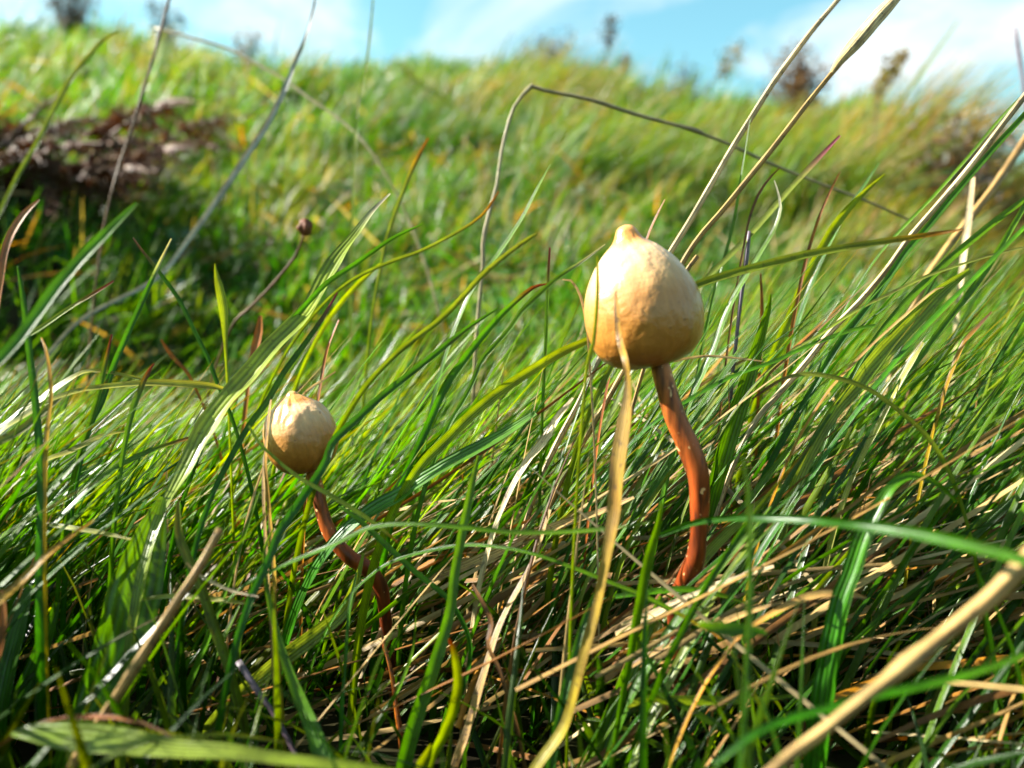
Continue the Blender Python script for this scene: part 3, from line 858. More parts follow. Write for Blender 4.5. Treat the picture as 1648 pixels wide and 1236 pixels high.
def hero(kind, label, pal, d, pts, tip=None, root=True, face=None, name=None, group=None, mat=None, fold=0.22, hollow=False):
    """pts: (x, y, apparent width px[, depth mm]) from root to tip; d: depth or (root depth, tip depth)"""
    if d == 'lie':
        d = hit(pts[0][0], pts[0][1]) * 0.97; root = False
    d0, d1 = d if isinstance(d, tuple) else (d, d)
    n = len(pts)
    wp = []
    for i, p in enumerate(pts):
        dd = p[3] if len(p) > 3 else d0 + (d1 - d0) * i / (n - 1)
        wp.append(list(P(p[0], p[1], dd)) + [p[2] * dd * 0.001 / F])
    nroot = 0
    if root:
        p0 = np.array(wp[0][:3]); p1 = np.array(wp[1][:3])
        dr = (p0 - p1) / (np.linalg.norm(p0 - p1) + 1e-9)
        ext = []
        g = lambda q: float(ground(q[0], q[1]))
        cur = p0; w0 = wp[0][3]
        guard = 0
        while cur[2] > g(cur) - 0.0005 and guard < 24:
            dr = dr * 0.86 + np.array([0, 0.02, -1.0]) * 0.3
            dr /= np.linalg.norm(dr)
            cur = cur + dr * max(0.004, (p0[2] - g(p0)) / 7)
            ext.append(list(cur) + [w0]); guard += 1
        wp = ext[::-1] + wp
        nroot = len(ext)
    n = len(wp)
    S = min(64, max(18, n * 4))
    c = catmull(wp, S)
    c[:, 3] = np.clip(c[:, 3], 0.00003, None)
    base = Vector(c[0, :3])
    cen = c[:, :3] - np.array(base)
    t = np.linspace(0, 1, S)
    A, B, Cc = [np.array(k) for k in PAL[pal]]
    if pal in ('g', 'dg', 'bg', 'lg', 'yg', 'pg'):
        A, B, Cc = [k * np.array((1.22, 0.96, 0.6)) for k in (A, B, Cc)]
    tint = np.where(t[:, None] < 0.5, A + (B - A) * (t * 2)[:, None], B + (Cc - B) * (t * 2 - 1)[:, None])
    jit = 1 + 0.12 * np.array([noise.noise(Vector((i * 0.22, hr.random() * 0 + len(label), 3.1))) for i in range(S)])
    tint = tint * jit[:, None]
    if tip:
        f = np.clip((t - 0.905) / 0.07, 0, 1)[:, None]
        tint = tint * (1 - f) + np.array(TIPS[tip]) * f
    if kind == 'stalk':
        sides = 10
        V, Q = tube(cen, c[:, 3] / 2, sides, 0.28, 3, True, len(label))
        tt = np.repeat(tint, sides, 0)
        al = np.repeat(t, sides); ac = np.tile(np.linspace(-0.5, 0.5, sides), S)
        mat = mat or M_STRAW
        nm = name or 'dry_grass_stalk'
        me = mesh_py(nm, V, Q, mat, tt, al, ac)
        cat, grp = 'grass stalk', group or GS
    else:
        T = np.gradient(cen, axis=0); T /= np.linalg.norm(T, axis=1)[:, None] + 1e-12
        m = face if face is not None else hr.uniform(-0.5, 1.0)
        tocam = np.array(CAMV) - c[:, :3]; tocam /= np.linalg.norm(tocam, axis=1)[:, None]
        nn = tocam + m * np.array(SUN)[None, :]
        nn = nn - (nn * T).sum(1)[:, None] * T
        nn /= np.linalg.norm(nn, axis=1)[:, None] + 1e-9
        sd = np.cross(T, nn)
        app = np.linalg.norm(np.cross(sd, tocam), axis=1)
        wd = c[:, 3] / np.clip(app, 0.55, 1) * (0.84 if max(p[2] for p in pts) < 22 else 1.0)
        C = 5
        u = np.array([-0.5, -0.25, 0, 0.25, 0.5]); dep = np.array([0.0, -0.6, -1.0, -0.6, 0.0]) * fold
        V = cen[:, None, :] + sd[:, None, :] * (wd[:, None] * u[None, :])[..., None] + nn[:, None, :] * (wd[:, None] * dep[None, :])[..., None]
        # slightly wavy edges
        wv = np.array([noise.noise(Vector((i * 0.35, len(label) * 1.7, 0))) for i in range(S)])
        V += nn[:, None, :] * (wd[:, None] * (wv[:, None] * 0.25 * u[None, :]))[..., None]
        V = V.reshape(-1, 3)
        Q = [(i * C + k, i * C + k + 1, (i + 1) * C + k + 1, (i + 1) * C + k) for i in range(S - 1) for k in range(C - 1)]
        mid = 1 + 0.25 * np.array([0, 0, 1, 0, 0])
        tt = (tint[:, None, :] * mid[None, :, None]).reshape(-1, 3)
        al = np.repeat(t, C); ac = np.tile(u, S)
        dryp = pal in ('st', 'tan', 'br', 'or', 'orb', 'gr', 'pu', 'yd')
        mat = mat or (M_STRAW if dryp else M_HERO)
        nm = name or ('dry_grass_leaf' if dryp else 'grass_leaf')
        me = mesh_py(nm, V, Q, mat, tt, al, ac)
        cat, grp = ('dry grass' if dryp else 'grass blade'), group or (GDL if dryp else GB)
    o = link(nm, me)
    o.location = base
    prop(o, label, cat, grp)
    return o


B, K = 'blade', 'stalk'
# --- tall dry stalks
hero(K, 'left one of the two tall spotted straws crossing the sky behind the large mushroom', 'st', (113, 128),
     [(862, 790, 9), (893, 720, 9), (930, 650, 9), (966, 575, 9), (1030, 480, 10), (1085, 396, 10), (1130, 322, 10), (1180, 235, 9), (1240, 140, 8.5), (1300, 58, 8), (1352, -5, 8), (1380, -45, 8)])
root_b = empty('dry_grass_stalk', (0, 0, 0))
st = hero(K, 'x', 'tan', (112, 120),
          [(905, 770, 8), (945, 700, 8), (985, 630, 8), (1040, 530, 8), (1112, 400, 8.5), (1165, 335, 8.5), (1230, 255, 8.5), (1300, 165, 8), (1345, 110, 8), (1400, 45, 8), (1460, -30, 8)], name='stem')
sh = hero(B, 'y', 'st', (116.4, 118.0), [(1338, 118, 7), (1352, 98, 14), (1380, 66, 21), (1412, 28, 22), (1440, -2, 17), (1462, -30, 10)], root=False, name='sheath', face=0.2, fold=-0.45, mat=M_STRAW)
root_b.location = st.location
for o_ in (st, sh):
    for k_ in ('label', 'category', 'group'):
        del o_[k_]
    o_.parent = root_b; o_.location = Vector(o_.location) - Vector(root_b.location) if o_ is sh else (0, 0, 0)
prop(root_b, 'brown straw carrying a pale swollen leaf sheath near the top edge of the photo', 'grass stalk', GS)
hero(K, 'long cream straw running up to the right edge over a green blade', 'st', (108, 112),
     [(1200, 705, 9), (1225, 665, 9.5), (1255, 632, 10), (1300, 580, 10), (1340, 530, 10), (1390, 478, 10), (1430, 430, 10), (1470, 375, 10), (1560, 270, 10), (1648, 155, 9), (1700, 90, 9)])
hero(B, 'long dark green blade lying along the cream straw at right', 'dg', (108, 110),
     [(1230, 765, 11), (1270, 690, 12), (1311, 621, 12), (1347, 558, 13), (1383, 510, 13), (1420, 462, 13), (1456, 408, 12), (1493, 365, 12), (1540, 308, 11), (1600, 238, 11), (1660, 172, 10), (1700, 125, 9)], face=0.0)
hero(B, 'thin green edge blade just left of the cream straw near the right border', 'g', (114, 114), [(1400, 430, 5), (1440, 380, 6), (1500, 318, 6), (1560, 250, 6), (1610, 190, 5), (1640, 158, 3)])
hero(K, 'pinkish cut straw standing over the pale broad leaf at lower left', 'tan', (70, 76),
     [(116, 1236, 15), (140, 1193, 15), (177, 1137, 15), (217, 1073, 16), (257, 1013, 15), (289, 961, 14), (321, 913, 13), (340, 878, 12), (354, 852, 12)], mat=M_STRAW)
hero(K, 'thick blurred cream stalk rising out of the lower right corner', 'stt', (54, 60),
     [(1130, 1330, 15), (1237, 1245, 16), (1269, 1217, 18), (1349, 1157, 19), (1409, 1109, 21), (1440, 1085, 24), (1469, 1061, 31), (1496, 1040, 27), (1530, 1013, 26), (1590, 965, 29), (1650, 905, 31), (1720, 840, 31)])
hero(K, 'long bent grey straw with a sharp kink above the grass left of the large mushroom', 'sl', (150, 165),
     [(771, 486, 6), (777, 427, 6), (778, 384, 7), (791, 329, 6), (799, 300, 5), (809, 236, 6), (824, 180, 5), (838, 157, 5), (850, 141, 7), (862, 139, 8), (879, 146, 6), (949, 160, 6), (1024, 184, 6), (1095, 203, 6), (1124, 212, 9), (1136, 218, 5), (1174, 232, 5), (1249, 267, 5), (1324, 297, 4), (1399, 325, 4), (1469, 357, 3)])
hero(B, 'curved silvery blade sweeping from the sky down to the left grass', 'gr', (165, 190),
     [(109, 533, 7), (146, 504, 8), (197, 478, 8), (233, 460, 9), (266, 435, 9), (300, 390, 10), (350, 320, 11), (390, 260, 12), (430, 200, 11), (455, 150, 10), (475, 100, 8), (495, 50, 5), (507, 0, 4), (510, -40, 3)], name='dry_grass_leaf', face=0.3, fold=0.1)
hero(B, 'arched straw coloured blade over the dead bracken at upper left', 'ol', (190, 205),
     [(-30, 400, 7), (0, 340, 7), (30, 280, 8), (65, 220, 9), (100, 150, 9), (130, 105, 9), (165, 65, 7), (190, 50, 4)], face=0.5)
hero(K, 'thin brown stalk crossing the small dark bush on the skyline', 'br', (200, 215), [(190, 270, 4), (215, 200, 5), (235, 130, 5), (255, 65, 5), (272, 0, 5), (280, -40, 5)])
hero(K, 'faint arching brown stalk over the left hillside', 'sl', (240, 260), [(590, 235, 4), (550, 195, 4), (500, 160, 4), (460, 130, 4), (420, 107, 4), (370, 80, 4), (300, 58, 4), (250, 45, 4)], root=True)
hero(B, 'thin pale upright blade before the middle of the hillside', 'lg', (210, 220), [(567, 330, 6), (570, 250, 6), (575, 175, 6), (590, 100, 5), (597, 40, 4), (602, -20, 3)])
hero(B, 'short pale ribbon curling down from the skyline left of centre', 'pg', 'lie', [(745, 205, 8), (735, 180, 11), (720, 165, 13), (700, 150, 12), (670, 132, 11), (655, 115, 9), (643, 98, 6)], face=0.6)
hero(B, 'pale flat strip lying across the turf left of centre', 'pg', 'lie', [(570, 300, 6), (550, 285, 10), (520, 268, 11), (475, 256, 10), (440, 256, 8), (420, 260, 5)], face=0.8)
hero(B, 'small tan strip leaning on the turf beside the silvery blade', 'st', 'lie', [(400, 255, 9), (385, 240, 11), (365, 222, 12), (345, 202, 10), (335, 195, 6)], face=0.8)
sb = empty('withered_flower', (0, 0, 0))
s1 = hero(K, 'x', 'br', (165, 160), [(364, 545, 4), (380, 515, 5), (400, 497, 5), (437, 460, 5), (470, 420, 5), (483, 395, 4), (489, 376, 4)], name='stem')
sb.location = s1.location
# shrivelled head: a small closed calyx with lobes
def lumpy(name, centre, rx, rz, col, parent, seed, nl=5, mat=None):
    V = []; Q = []; NS, NR = 20, 12
    for i in range(NR + 1):
        ph = math.pi * i / NR
        for k in range(NS):
            th = 2 * math.pi * k / NS
            r = rx * (1 + 0.22 * math.cos(nl * th) * math.sin(ph)) * (1 + 0.35 * noise.noise(Vector((math.cos(th) * 2 + seed, math.sin(th) * 2, ph * 2))))
            V.append((centre[0] + r * math.sin(ph) * math.cos(th), centre[1] + r * math.sin(ph) * math.sin(th), centre[2] - rz * math.cos(ph)))
    Q = [(i * NS + k, i * NS + (k + 1) % NS, (i + 1) * NS + (k + 1) % NS, (i + 1) * NS + k) for i in range(NR) for k in range(NS)]
    return link(name, mesh_py(name, V, Q, mat or M_DEAD, np.tile(col, (len(V), 1)), np.zeros(len(V)), np.zeros(len(V))), parent)


hd = P(491, 366, 160) - Vector(sb.location)
lumpy('flower_head', hd, 0.0012, 0.0016, (0.24, 0.09, 0.05), sb, 2.2)
for k_ in ('label', 'category', 'group'): del s1[k_]
s1.parent = sb; s1.location = (0, 0, 0)
prop(sb, 'withered brown flower head on a curved thin stalk left of centre', 'dead flower')

# --- blades right of and behind the large mushroom
hero(B, 'broad olive blade pointing right from behind the large mushroom across the cream straw', 'ol', (101, 92),
     [(960, 640, 12), (1010, 545, 13), (1060, 490, 14), (1125, 457, 15), (1200, 434, 16), (1300, 409, 15), (1400, 392, 13), (1500, 377, 9), (1550, 369, 3)], tip='o', face=0.1)
hero(B, 'straight olive blade with a purple tip behind the tall straws', 'ol', (118, 118),
     [(1040, 560, 9), (1090, 500, 9), (1140, 445, 10), (1200, 385, 11), (1270, 305, 11), (1310, 262, 10), (1352, 218, 4)], tip='p')
hero(B, 'hairy green blade with a hooked tip right of the large mushroom', 'g', (106, 108),
     [(1112, 640, 11), (1130, 600, 13), (1150, 555, 11), (1165, 512, 10), (1185, 470, 10), (1215, 420, 9), (1245, 370, 7), (1256, 335, 6), (1252, 310, 4), (1246, 290, 2)], tip='w')
hero(B, 'fine upright green blade just right of the two tall straws', 'g', (120, 122), [(1130, 560, 6), (1150, 470, 6), (1170, 400, 6), (1182, 350, 6), (1192, 290, 5), (1208, 190, 2)])
hero(B, 'orange thin blade tip standing alone above the right grass', 'or', (122, 122), [(1290, 450, 7), (1305, 390, 6), (1320, 345, 5), (1336, 308, 4), (1352, 276, 2)], name='dry_grass_leaf')
hero(B, 'wide yellow green blade leaning right above the olive horizontal blade', 'yg', (126, 122), [(1230, 610, 14), (1262, 530, 16), (1295, 455, 16), (1325, 395, 16), (1350, 355, 15), (1385, 315, 10), (1425, 280, 3)], face=-0.4)
hero(B, 'dark green blade tip behind the wide yellow green one', 'dg', (132, 132), [(1300, 470, 8), (1330, 400, 8), (1365, 335, 7), (1395, 292, 5), (1415, 262, 2)])
hero(B, 'broad dark pointed leaf with a curled tip right of the red brown stem', 'g', (107, 104), [(1150, 790, 24), (1168, 725, 28), (1190, 655, 26), (1210, 590, 22), (1226, 535, 15), (1237, 495, 8), (1240, 474, 3)], face=-0.3)
hero(B, 'long pale blue green blade reaching the right edge at mid height', 'bg', (98, 104),
     [(1230, 880, 9), (1290, 790, 9), (1340, 715, 9), (1405, 626, 10), (1432, 592, 10), (1468, 548, 10), (1517, 497, 10), (1566, 449, 10), (1614, 400, 9), (1650, 364, 9), (1700, 310, 7)], face=0.9)
hero(B, 'spotted yellow brown blade lying across the right grass', 'ol', (103, 108),
     [(1260, 575, 5), (1318, 539, 6), (1347, 519, 6), (1386, 495, 6), (1425, 476, 6), (1459, 459, 6), (1505, 439, 6), (1558, 422, 5), (1590, 412, 5), (1648, 398, 4), (1690, 392, 3)], mat=M_STRAW, name='grass_leaf')
hero(B, 'glaucous blade with a blunt tip below the spotted yellow brown one', 'bg', (100, 104), [(1040, 690, 7), (1110, 642, 8), (1180, 605, 8), (1250, 580, 8), (1274, 568, 8), (1323, 548, 8), (1371, 531, 8), (1410, 523, 6)], face=0.9)
hero(B, 'shining bluish white blade at right below the long pale one', 'pg', (99, 99), [(1375, 760, 10), (1410, 690, 11), (1444, 621, 12), (1468, 578, 12), (1485, 550, 6)], face=1.0)
hero(B, 'golden yellow blade tip among green blades at right', 'yo', (100, 100), [(1520, 630, 7), (1536, 585, 8), (1551, 551, 8), (1575, 524, 7), (1596, 501, 3)], tip='b')
hero(B, 'thin orange green blade with a curled cream tip at right', 'ot', (97, 99), [(1333, 629, 5), (1367, 592, 5), (1405, 553, 5), (1439, 522, 5), (1476, 490, 5), (1505, 466, 4), (1519, 462, 2)])
hero(B, 'broad ribbed translucent blade at right seen flat on', 'lg', (103, 106), [(1345, 660, 20), (1383, 616, 25), (1400, 592, 26), (1444, 544, 27), (1481, 505, 26), (1517, 468, 20), (1561, 434, 6)], face=-0.3)
hero(B, 'grey green blade arched over the right grass with a brown end', 'ol', (92, 96), [(1545, 805, 7), (1525, 755, 9), (1490, 700, 9), (1430, 648, 9), (1380, 618, 9), (1310, 602, 9), (1260, 610, 7), (1210, 642, 3)], tip='b', face=0.8)
hero(B, 'tiny red brown tip poking up just right of the mushroom nipple', 'orb', (103, 103), [(1010, 480, 5), (1030, 420, 5), (1043, 378, 5), (1056, 348, 4), (1070, 321, 2)])
hero(K, 'short cut straw stub with a dark end beside the large cap', 'tan', (99, 99), [(1070, 500, 6), (1095, 450, 6), (1110, 428, 7), (1122, 412, 7)])
hero(B, 'dry cream leaf hanging blurred in the hollow at upper right', 'st', 'lie', [(1322, 370, 8), (1319, 345, 15), (1317, 322, 16), (1314, 300, 8)], face=0.7)
hero(B, 'blurred tan upright strip near the right edge above the grass', 'st', (160, 160), [(1545, 460, 10), (1551, 405, 12), (1559, 350, 12), (1566, 285, 7)], face=0.7)
hero(K, 'blurred tan stem curving up to the right edge', 'tan', (160, 175), [(1490, 450, 12), (1520, 405, 12), (1560, 352, 13), (1600, 300, 13), (1630, 255, 12), (1665, 200, 11)])
hero(K, 'thin dark blurred stalk alone against the sky at top right', 'pu', (290, 290), [(1670, 270, 6), (1654, 190, 6), (1645, 120, 6), (1638, 75, 6), (1634, 45, 5)])
hero(B, 'faint whitish blade slanting over the tussock at upper right', 'ol', 'lie', [(1400, 240, 5), (1424, 195, 7), (1455, 155, 7), (1489, 110, 6), (1520, 65, 5), (1544, 30, 3)], face=0.8, fold=0.1)
hero(K, 'thin purple blade stump right of the olive blade', 'pu', (118, 118), [(1190, 500, 6), (1198, 440, 7), (1203, 400, 7), (1206, 372, 5)])
hero(B, 'small curved brown blade under the tall straws', 'br', (116, 116), [(1200, 380, 4), (1208, 345, 5), (1222, 310, 5), (1240, 285, 4), (1255, 270, 2)])
hero(B, 'orange red upright sliver in the grass right of the large cap', 'or', (125, 125), [(1224, 560, 6), (1226, 520, 7), (1226, 480, 6), (1224, 440, 3)])
hero(B, 'tall green blade running off the right edge under the pale one', 'g', (106, 112), [(1430, 640, 11), (1480, 575, 12), (1530, 510, 12), (1590, 430, 12), (1650, 330, 10), (1690, 260, 7)], face=-0.2)
hero(B, 'bright green blade off the right edge at cap height', 'g', (110, 116), [(1400, 560, 12), (1455, 490, 14), (1520, 425, 14), (1590, 365, 13), (1650, 320, 10), (1700, 280, 6)], face=0.2)

# --- blades between the mushrooms
hero(B, 'upright red tipped thread of grass left of the large cap', 'g', (112, 112), [(874, 640, 6), (878, 560, 7), (880, 500, 7), (882, 450, 6), (885, 398, 4)], tip='r')
hero(B, 'long bright blade ending at the left shoulder of the large cap', 'g', (103, 108), [(690, 765, 9), (718, 693, 9), (755, 627, 9), (777, 577, 9), (817, 533, 9), (846, 493, 9), (900, 445, 8), (935, 422, 6), (974, 393, 2)], tip='w', face=0.2)
hero(B, 'bluish green arched blade ending left of the large cap', 'bg', (108, 110), [(656, 755, 13), (682, 700, 14), (718, 620, 14), (751, 573, 14), (777, 540, 13), (809, 504, 11), (846, 471, 9), (862, 461, 6), (880, 457, 2)], tip='r', face=-0.3)
hero(B, 'soft olive green blade with a rounded tip above the others between the mushrooms', 'ol', (98, 90), [(590, 620, 11), (646, 562, 10), (704, 518, 11), (737, 486, 11), (777, 442, 11), (820, 406, 9), (848, 386, 9), (864, 376, 4)], face=-0.4)
hero(B, 'slender vivid blade tallest between the two mushrooms', 'g', (116, 120), [(735, 520, 7), (765, 455, 8), (800, 410, 8), (840, 350, 7), (866, 300, 5), (886, 264, 2)])
hero(B, 'thin olive blade with an orange tip between the mushrooms', 'ol', (122, 124), [(520, 490, 6), (573, 447, 7), (638, 418, 7), (675, 405, 7), (737, 373, 6), (777, 345, 5), (803, 308, 3)], tip='o')
hero(B, 'dark green blade slanting right to a fading tip above the small mushroom', 'dg', (104, 112), [(364, 645, 9), (411, 584, 10), (455, 533, 10), (500, 482, 10), (529, 453, 10), (573, 424, 9), (631, 384, 7), (680, 361, 3)], face=-0.3)
hero(B, 'yellow stained blade behind the grey tipped leaf', 'yg', (128, 128), [(500, 565, 8), (536, 504, 10), (573, 460, 10), (595, 440, 8), (612, 424, 3)], face=-0.4)
hero(B, 'green blade with an orange tip standing in the turf left of the kinked straw', 'ol', (150, 154), [(605, 470, 6), (615, 420, 7), (625, 375, 7), (648, 310, 8), (668, 262, 9), (690, 222, 4)], tip='o')
hero(B, 'long blue green blade passing in front of the small cap', 'dg', (84, 104),
     [(405, 960, 14), (433, 900, 15), (450, 856, 16), (482, 808, 16), (522, 748, 16), (536, 711, 15), (573, 675, 14), (617, 635, 13), (664, 598, 12), (718, 555, 11), (755, 526, 8), (802, 496, 3)], face=0.0)
hero(B, 'broad light green blade running up to the lower left of the large cap', 'yg', (100, 101), [(650, 790, 16), (682, 744, 19), (718, 708, 20), (755, 671, 20), (798, 635, 19), (846, 602, 18), (900, 569, 17), (945, 548, 13), (970, 536, 6)], face=-0.2)
hero(B, 'shiny blue ribbed leaf between the stems at mid depth', 'bg', (100, 100), [(545, 862, 16), (580, 832, 20), (610, 812, 22), (640, 796, 22), (681, 768, 20), (725, 742, 19), (777, 715, 18), (817, 693, 15), (862, 664, 8)], face=1.0)
hero(B, 'folded cream sheath leaning right between the mushrooms', 'st', (99, 101), [(820, 790, 10), (846, 744, 12), (857, 730, 14), (875, 708, 15), (897, 671, 13), (910, 655, 9), (922, 640, 4)], face=0.9)
hero(B, 'narrow yellow green blade standing against the left of the large cap', 'yg', (84, 85), [(940, 640, 6), (946, 582, 7), (955, 553, 7), (958, 524, 7), (961, 488, 7), (962, 450, 6), (961, 412, 3)], face=-0.3)
hero(B, 'cream curl of dead grass touching the left of the large cap', 'st', (97, 97), [(946, 545, 4), (944, 524, 4), (939, 495, 5), (934, 476, 5), (925, 458, 5), (915, 449, 4), (905, 450, 3)])
hero(B, 'yellowed dry strip draped down in front of the large cap and its stem', 'yd', (78, 83),
     [(861, 1236, 18), (905, 1173, 17), (925, 1109, 15), (941, 1045, 17), (957, 989, 15), (971, 921, 15), (982, 860, 19), (988, 823, 21), (991, 775, 23), (996, 728, 26), (1004, 680, 23), (1009, 643, 15), (1010, 608, 10), (1005, 576, 11), (997, 548, 11, 84.5), (993, 512, 9, 85.0), (991, 468, 3, 85.6)], face=0.2, fold=0.15)
hero(B, 'short cream straw poking out right under the large cap', 'st', (100, 104), [(1085, 582, 4), (1104, 577, 5), (1143, 573, 5), (1199, 578, 4), (1230, 582, 2)], root=False)
hero(B, 'thin straw slanting beside the nipple of the small mushroom', 'st', (108, 110), [(470, 660, 5), (495, 628, 5), (515, 615, 5), (540, 598, 3)])
hero(B, 'orange thin blade upright just behind the small cap', 'or', (112, 114), [(505, 680, 6), (512, 640, 6), (519, 600, 6), (527, 560, 5), (545, 515, 3)])
hero(B, 'green blade crossing in front of the top of the small stem', 'lg', (90, 88), [(400, 685, 5), (412, 704, 6), (424, 720, 6), (457, 750, 7), (489, 773, 8), (530, 796, 9), (582, 828, 9), (612, 850, 7), (640, 873, 3)], root=False, tip='o', face=0.9)
hero(B, 'dark green blade sloping down right from the small stem', 'dg', (94, 98), [(700, 1200, 8), (740, 1120, 9), (757, 1040, 9), (725, 969, 10), (669, 921, 11), (620, 876, 11), (572, 832, 9), (545, 815, 4)], root=True, face=0.4)
hero(B, 'nearly level green blade stretched from the small stem to the dry strip', 'g', (86, 80), [(395, 940, 6), (430, 922, 6), (468, 904, 7), (512, 886, 8), (545, 872, 8), (576, 856, 8), (608, 846, 8), (660, 843, 8), (741, 848, 9), (821, 856, 9), (901, 856, 9), (982, 850, 7), (1044, 841, 3)], face=0.8)
hero(B, 'thin green blade drooping right to an orange tip below the large stem', 'g', (94, 82), [(640, 900, 6), (733, 878, 7), (801, 880, 7), (861, 892, 7), (921, 913, 8), (982, 937, 8), (1042, 961, 8), (1102, 993, 8), (1135, 1012, 6), (1162, 1029, 3)], tip='o', face=0.8)
hero(B, 'straight upright green blade in the middle of the lower grass', 'g', (84, 90), [(652, 1225, 24), (669, 1161, 23), (689, 1101, 22), (709, 1041, 19), (725, 981, 17), (733, 917, 15), (745, 852, 14), (757, 792, 12), (770, 733, 4)], face=-0.3)
hero(B, 'short vivid blade curving up at the bottom middle', 'yg', (82, 80), [(690, 1245, 13), (697, 1217, 16), (713, 1185, 20), (729, 1145, 20), (737, 1101, 18), (733, 1061, 14), (728, 1040, 9), (722, 1028, 3)], tip='r', face=-0.4)
hero(B, 'stubby leaf tip at the bottom edge beside the vivid curved blade', 'yg', (78, 78), [(672, 1260, 22), (678, 1235, 22), (688, 1215, 15), (694, 1198, 4)], face=-0.3)
hero(B, 'fine curved blade rising below the small stem', 'g', (90, 91), [(576, 1236, 7), (592, 1201, 8), (620, 1149, 8), (648, 1093, 7), (665, 1041, 6), (669, 990, 2)])
hero(B, 'thin straight upright blade left of the small stem foot', 'bg', (88, 94), [(548, 1240, 8), (550, 1141, 8), (556, 1061, 7), (562, 981, 7), (574, 921, 4)])
hero(K, 'orange brown stalk foot in the dark below the small mushroom', 'orb', (92, 96), [(650, 1240, 9), (645, 1190, 9), (638, 1141, 8), (630, 1085, 6), (612, 1010, 4)])
hero(B, 'broad green blade bending beside the foot of the large stem', 'g', (84, 82), [(1000, 1130, 11), (1014, 1061, 14), (1022, 1013, 17), (1034, 949, 19), (1046, 892, 18), (1058, 850, 12), (1066, 810, 4)], face=-0.3)
hero(B, 'striped green blade leaning right below the large stem', 'lg', (84, 92), [(1018, 1225, 20), (1034, 1181, 19), (1062, 1125, 18), (1094, 1061, 17), (1126, 1001, 15), (1152, 953, 13), (1190, 895, 10), (1232, 838, 4)], face=0.4)
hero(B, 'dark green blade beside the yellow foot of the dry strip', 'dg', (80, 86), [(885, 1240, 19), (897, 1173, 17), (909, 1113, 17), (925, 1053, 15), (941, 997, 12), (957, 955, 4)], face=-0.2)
hero(B, 'broad shaded blade right of the dry strip near the bottom', 'g', (88, 92), [(950, 1236, 26), (985, 1150, 26), (1010, 1090, 24), (1040, 1020, 18), (1065, 960, 8)], face=-0.5)
hero(B, 'blurred thin bright blade standing upright right of the red brown stem', 'g', (62, 68), [(1189, 1240, 10), (1195, 1181, 11), (1201, 1101, 12), (1205, 1021, 12), (1207, 941, 12), (1207, 860, 11), (1205, 800, 9), (1195, 735, 4)], face=-0.4)
hero(B, 'blurred level blade crossing in front of the large stem to the right', 'dg', (86, 50), [(1062, 862, 7), (1116, 842, 10), (1169, 835, 11), (1229, 834, 12), (1309, 838, 14), (1369, 844, 16), (1450, 854, 20), (1530, 870, 22), (1610, 890, 20), (1690, 915, 15), (1760, 940, 4)], root=False, face=-0.3)
hero(B, 'folded cyan green ribbon with a pale centre line in the lower right', 'bg', (81, 84),
     [(1309, 1240, 36), (1321, 1141, 36), (1331, 1073, 34), (1341, 1017, 32), (1353, 965, 30), (1371, 917, 29), (1389, 864, 28), (1413, 816, 22), (1437, 780, 16), (1470, 765, 12), (1510, 780, 9), (1540, 808, 4)], face=0.5, fold=0.42)
hero(B, 'blurred green blade lying over the thick cream stalk', 'bg', (58, 62), [(1150, 1230, 9), (1213, 1181, 13), (1269, 1157, 15), (1349, 1135, 16), (1409, 1119, 17), (1490, 1101, 17), (1570, 1081, 15), (1650, 1053, 12)], root=False, face=0.6)
hero(B, 'curled leaf turning from green to cream across the folded ribbon', 'ot', (80, 84), [(1185, 1030, 6), (1213, 1005, 9), (1253, 981, 13), (1285, 965, 15), (1321, 955, 15), (1361, 955, 13), (1395, 963, 4)], face=0.8, mat=M_STRAW, name='grass_leaf')
hero(B, 'short broad bright leaf lying level near the bottom', 'yg', (88, 84), [(1280, 1119, 6), (1213, 1127, 12), (1149, 1127, 16), (1088, 1127, 18), (1040, 1125, 14), (1010, 1139, 4)], root=False, face=0.9)
hero(B, 'dark soft edged leaf lying right of the orange tip', 'g', (68, 66), [(1235, 1020, 6), (1213, 1015, 16), (1169, 1013, 22), (1140, 1009, 16), (1122, 1005, 5)], root=False, face=0.3)
hero(B, 'cream straw lying level under the foot of the large stem', 'st', (92, 86), [(990, 1020, 8), (1036, 997, 9), (1088, 973, 10), (1140, 945, 10), (1189, 929, 9), (1245, 911, 6)], root=False, face=0.9)
hero(B, 'long flat tan strip lying between the two stems', 'tan', (103, 98), [(640, 955, 10), (700, 928, 16), (741, 913, 20), (789, 892, 20), (841, 868, 17), (901, 844, 15), (974, 820, 11), (1020, 800, 5)], root=False, face=0.9)
hero(B, 'upright ribbed brown strip in the middle of the lower grass', 'tan', (88, 96), [(733, 1225, 17), (753, 1169, 16), (769, 1113, 15), (785, 1061, 13), (799, 1017, 12), (817, 977, 10), (841, 933, 9), (861, 892, 9), (885, 820, 6)], face=0.8)
hero(B, 'brown broken blade crossing the ribbed brown strip', 'br', (86, 90), [(825, 1145, 7), (805, 1081, 8), (785, 1037, 8), (790, 1000, 9), (772, 962, 8), (760, 940, 4)], face=0.8)
hero(B, 'slim green blade left of the large stem reaching its middle', 'lg', (100, 102), [(960, 900, 8), (1000, 830, 9), (1030, 775, 9), (1050, 735, 7), (1068, 700, 3)], face=0.8)
hero(B, 'yellow green blade slanting behind the large stem bend', 'yg', (102, 106), [(1010, 880, 9), (1045, 810, 10), (1085, 745, 10), (1140, 660, 9), (1180, 600, 5)], face=0.3)
hero(B, 'green blade behind the foot of the large stem rising right', 'g', (102, 104), [(1080, 960, 12), (1130, 900, 14), (1180, 838, 14), (1240, 760, 12), (1310, 680, 5)], face=0.7)
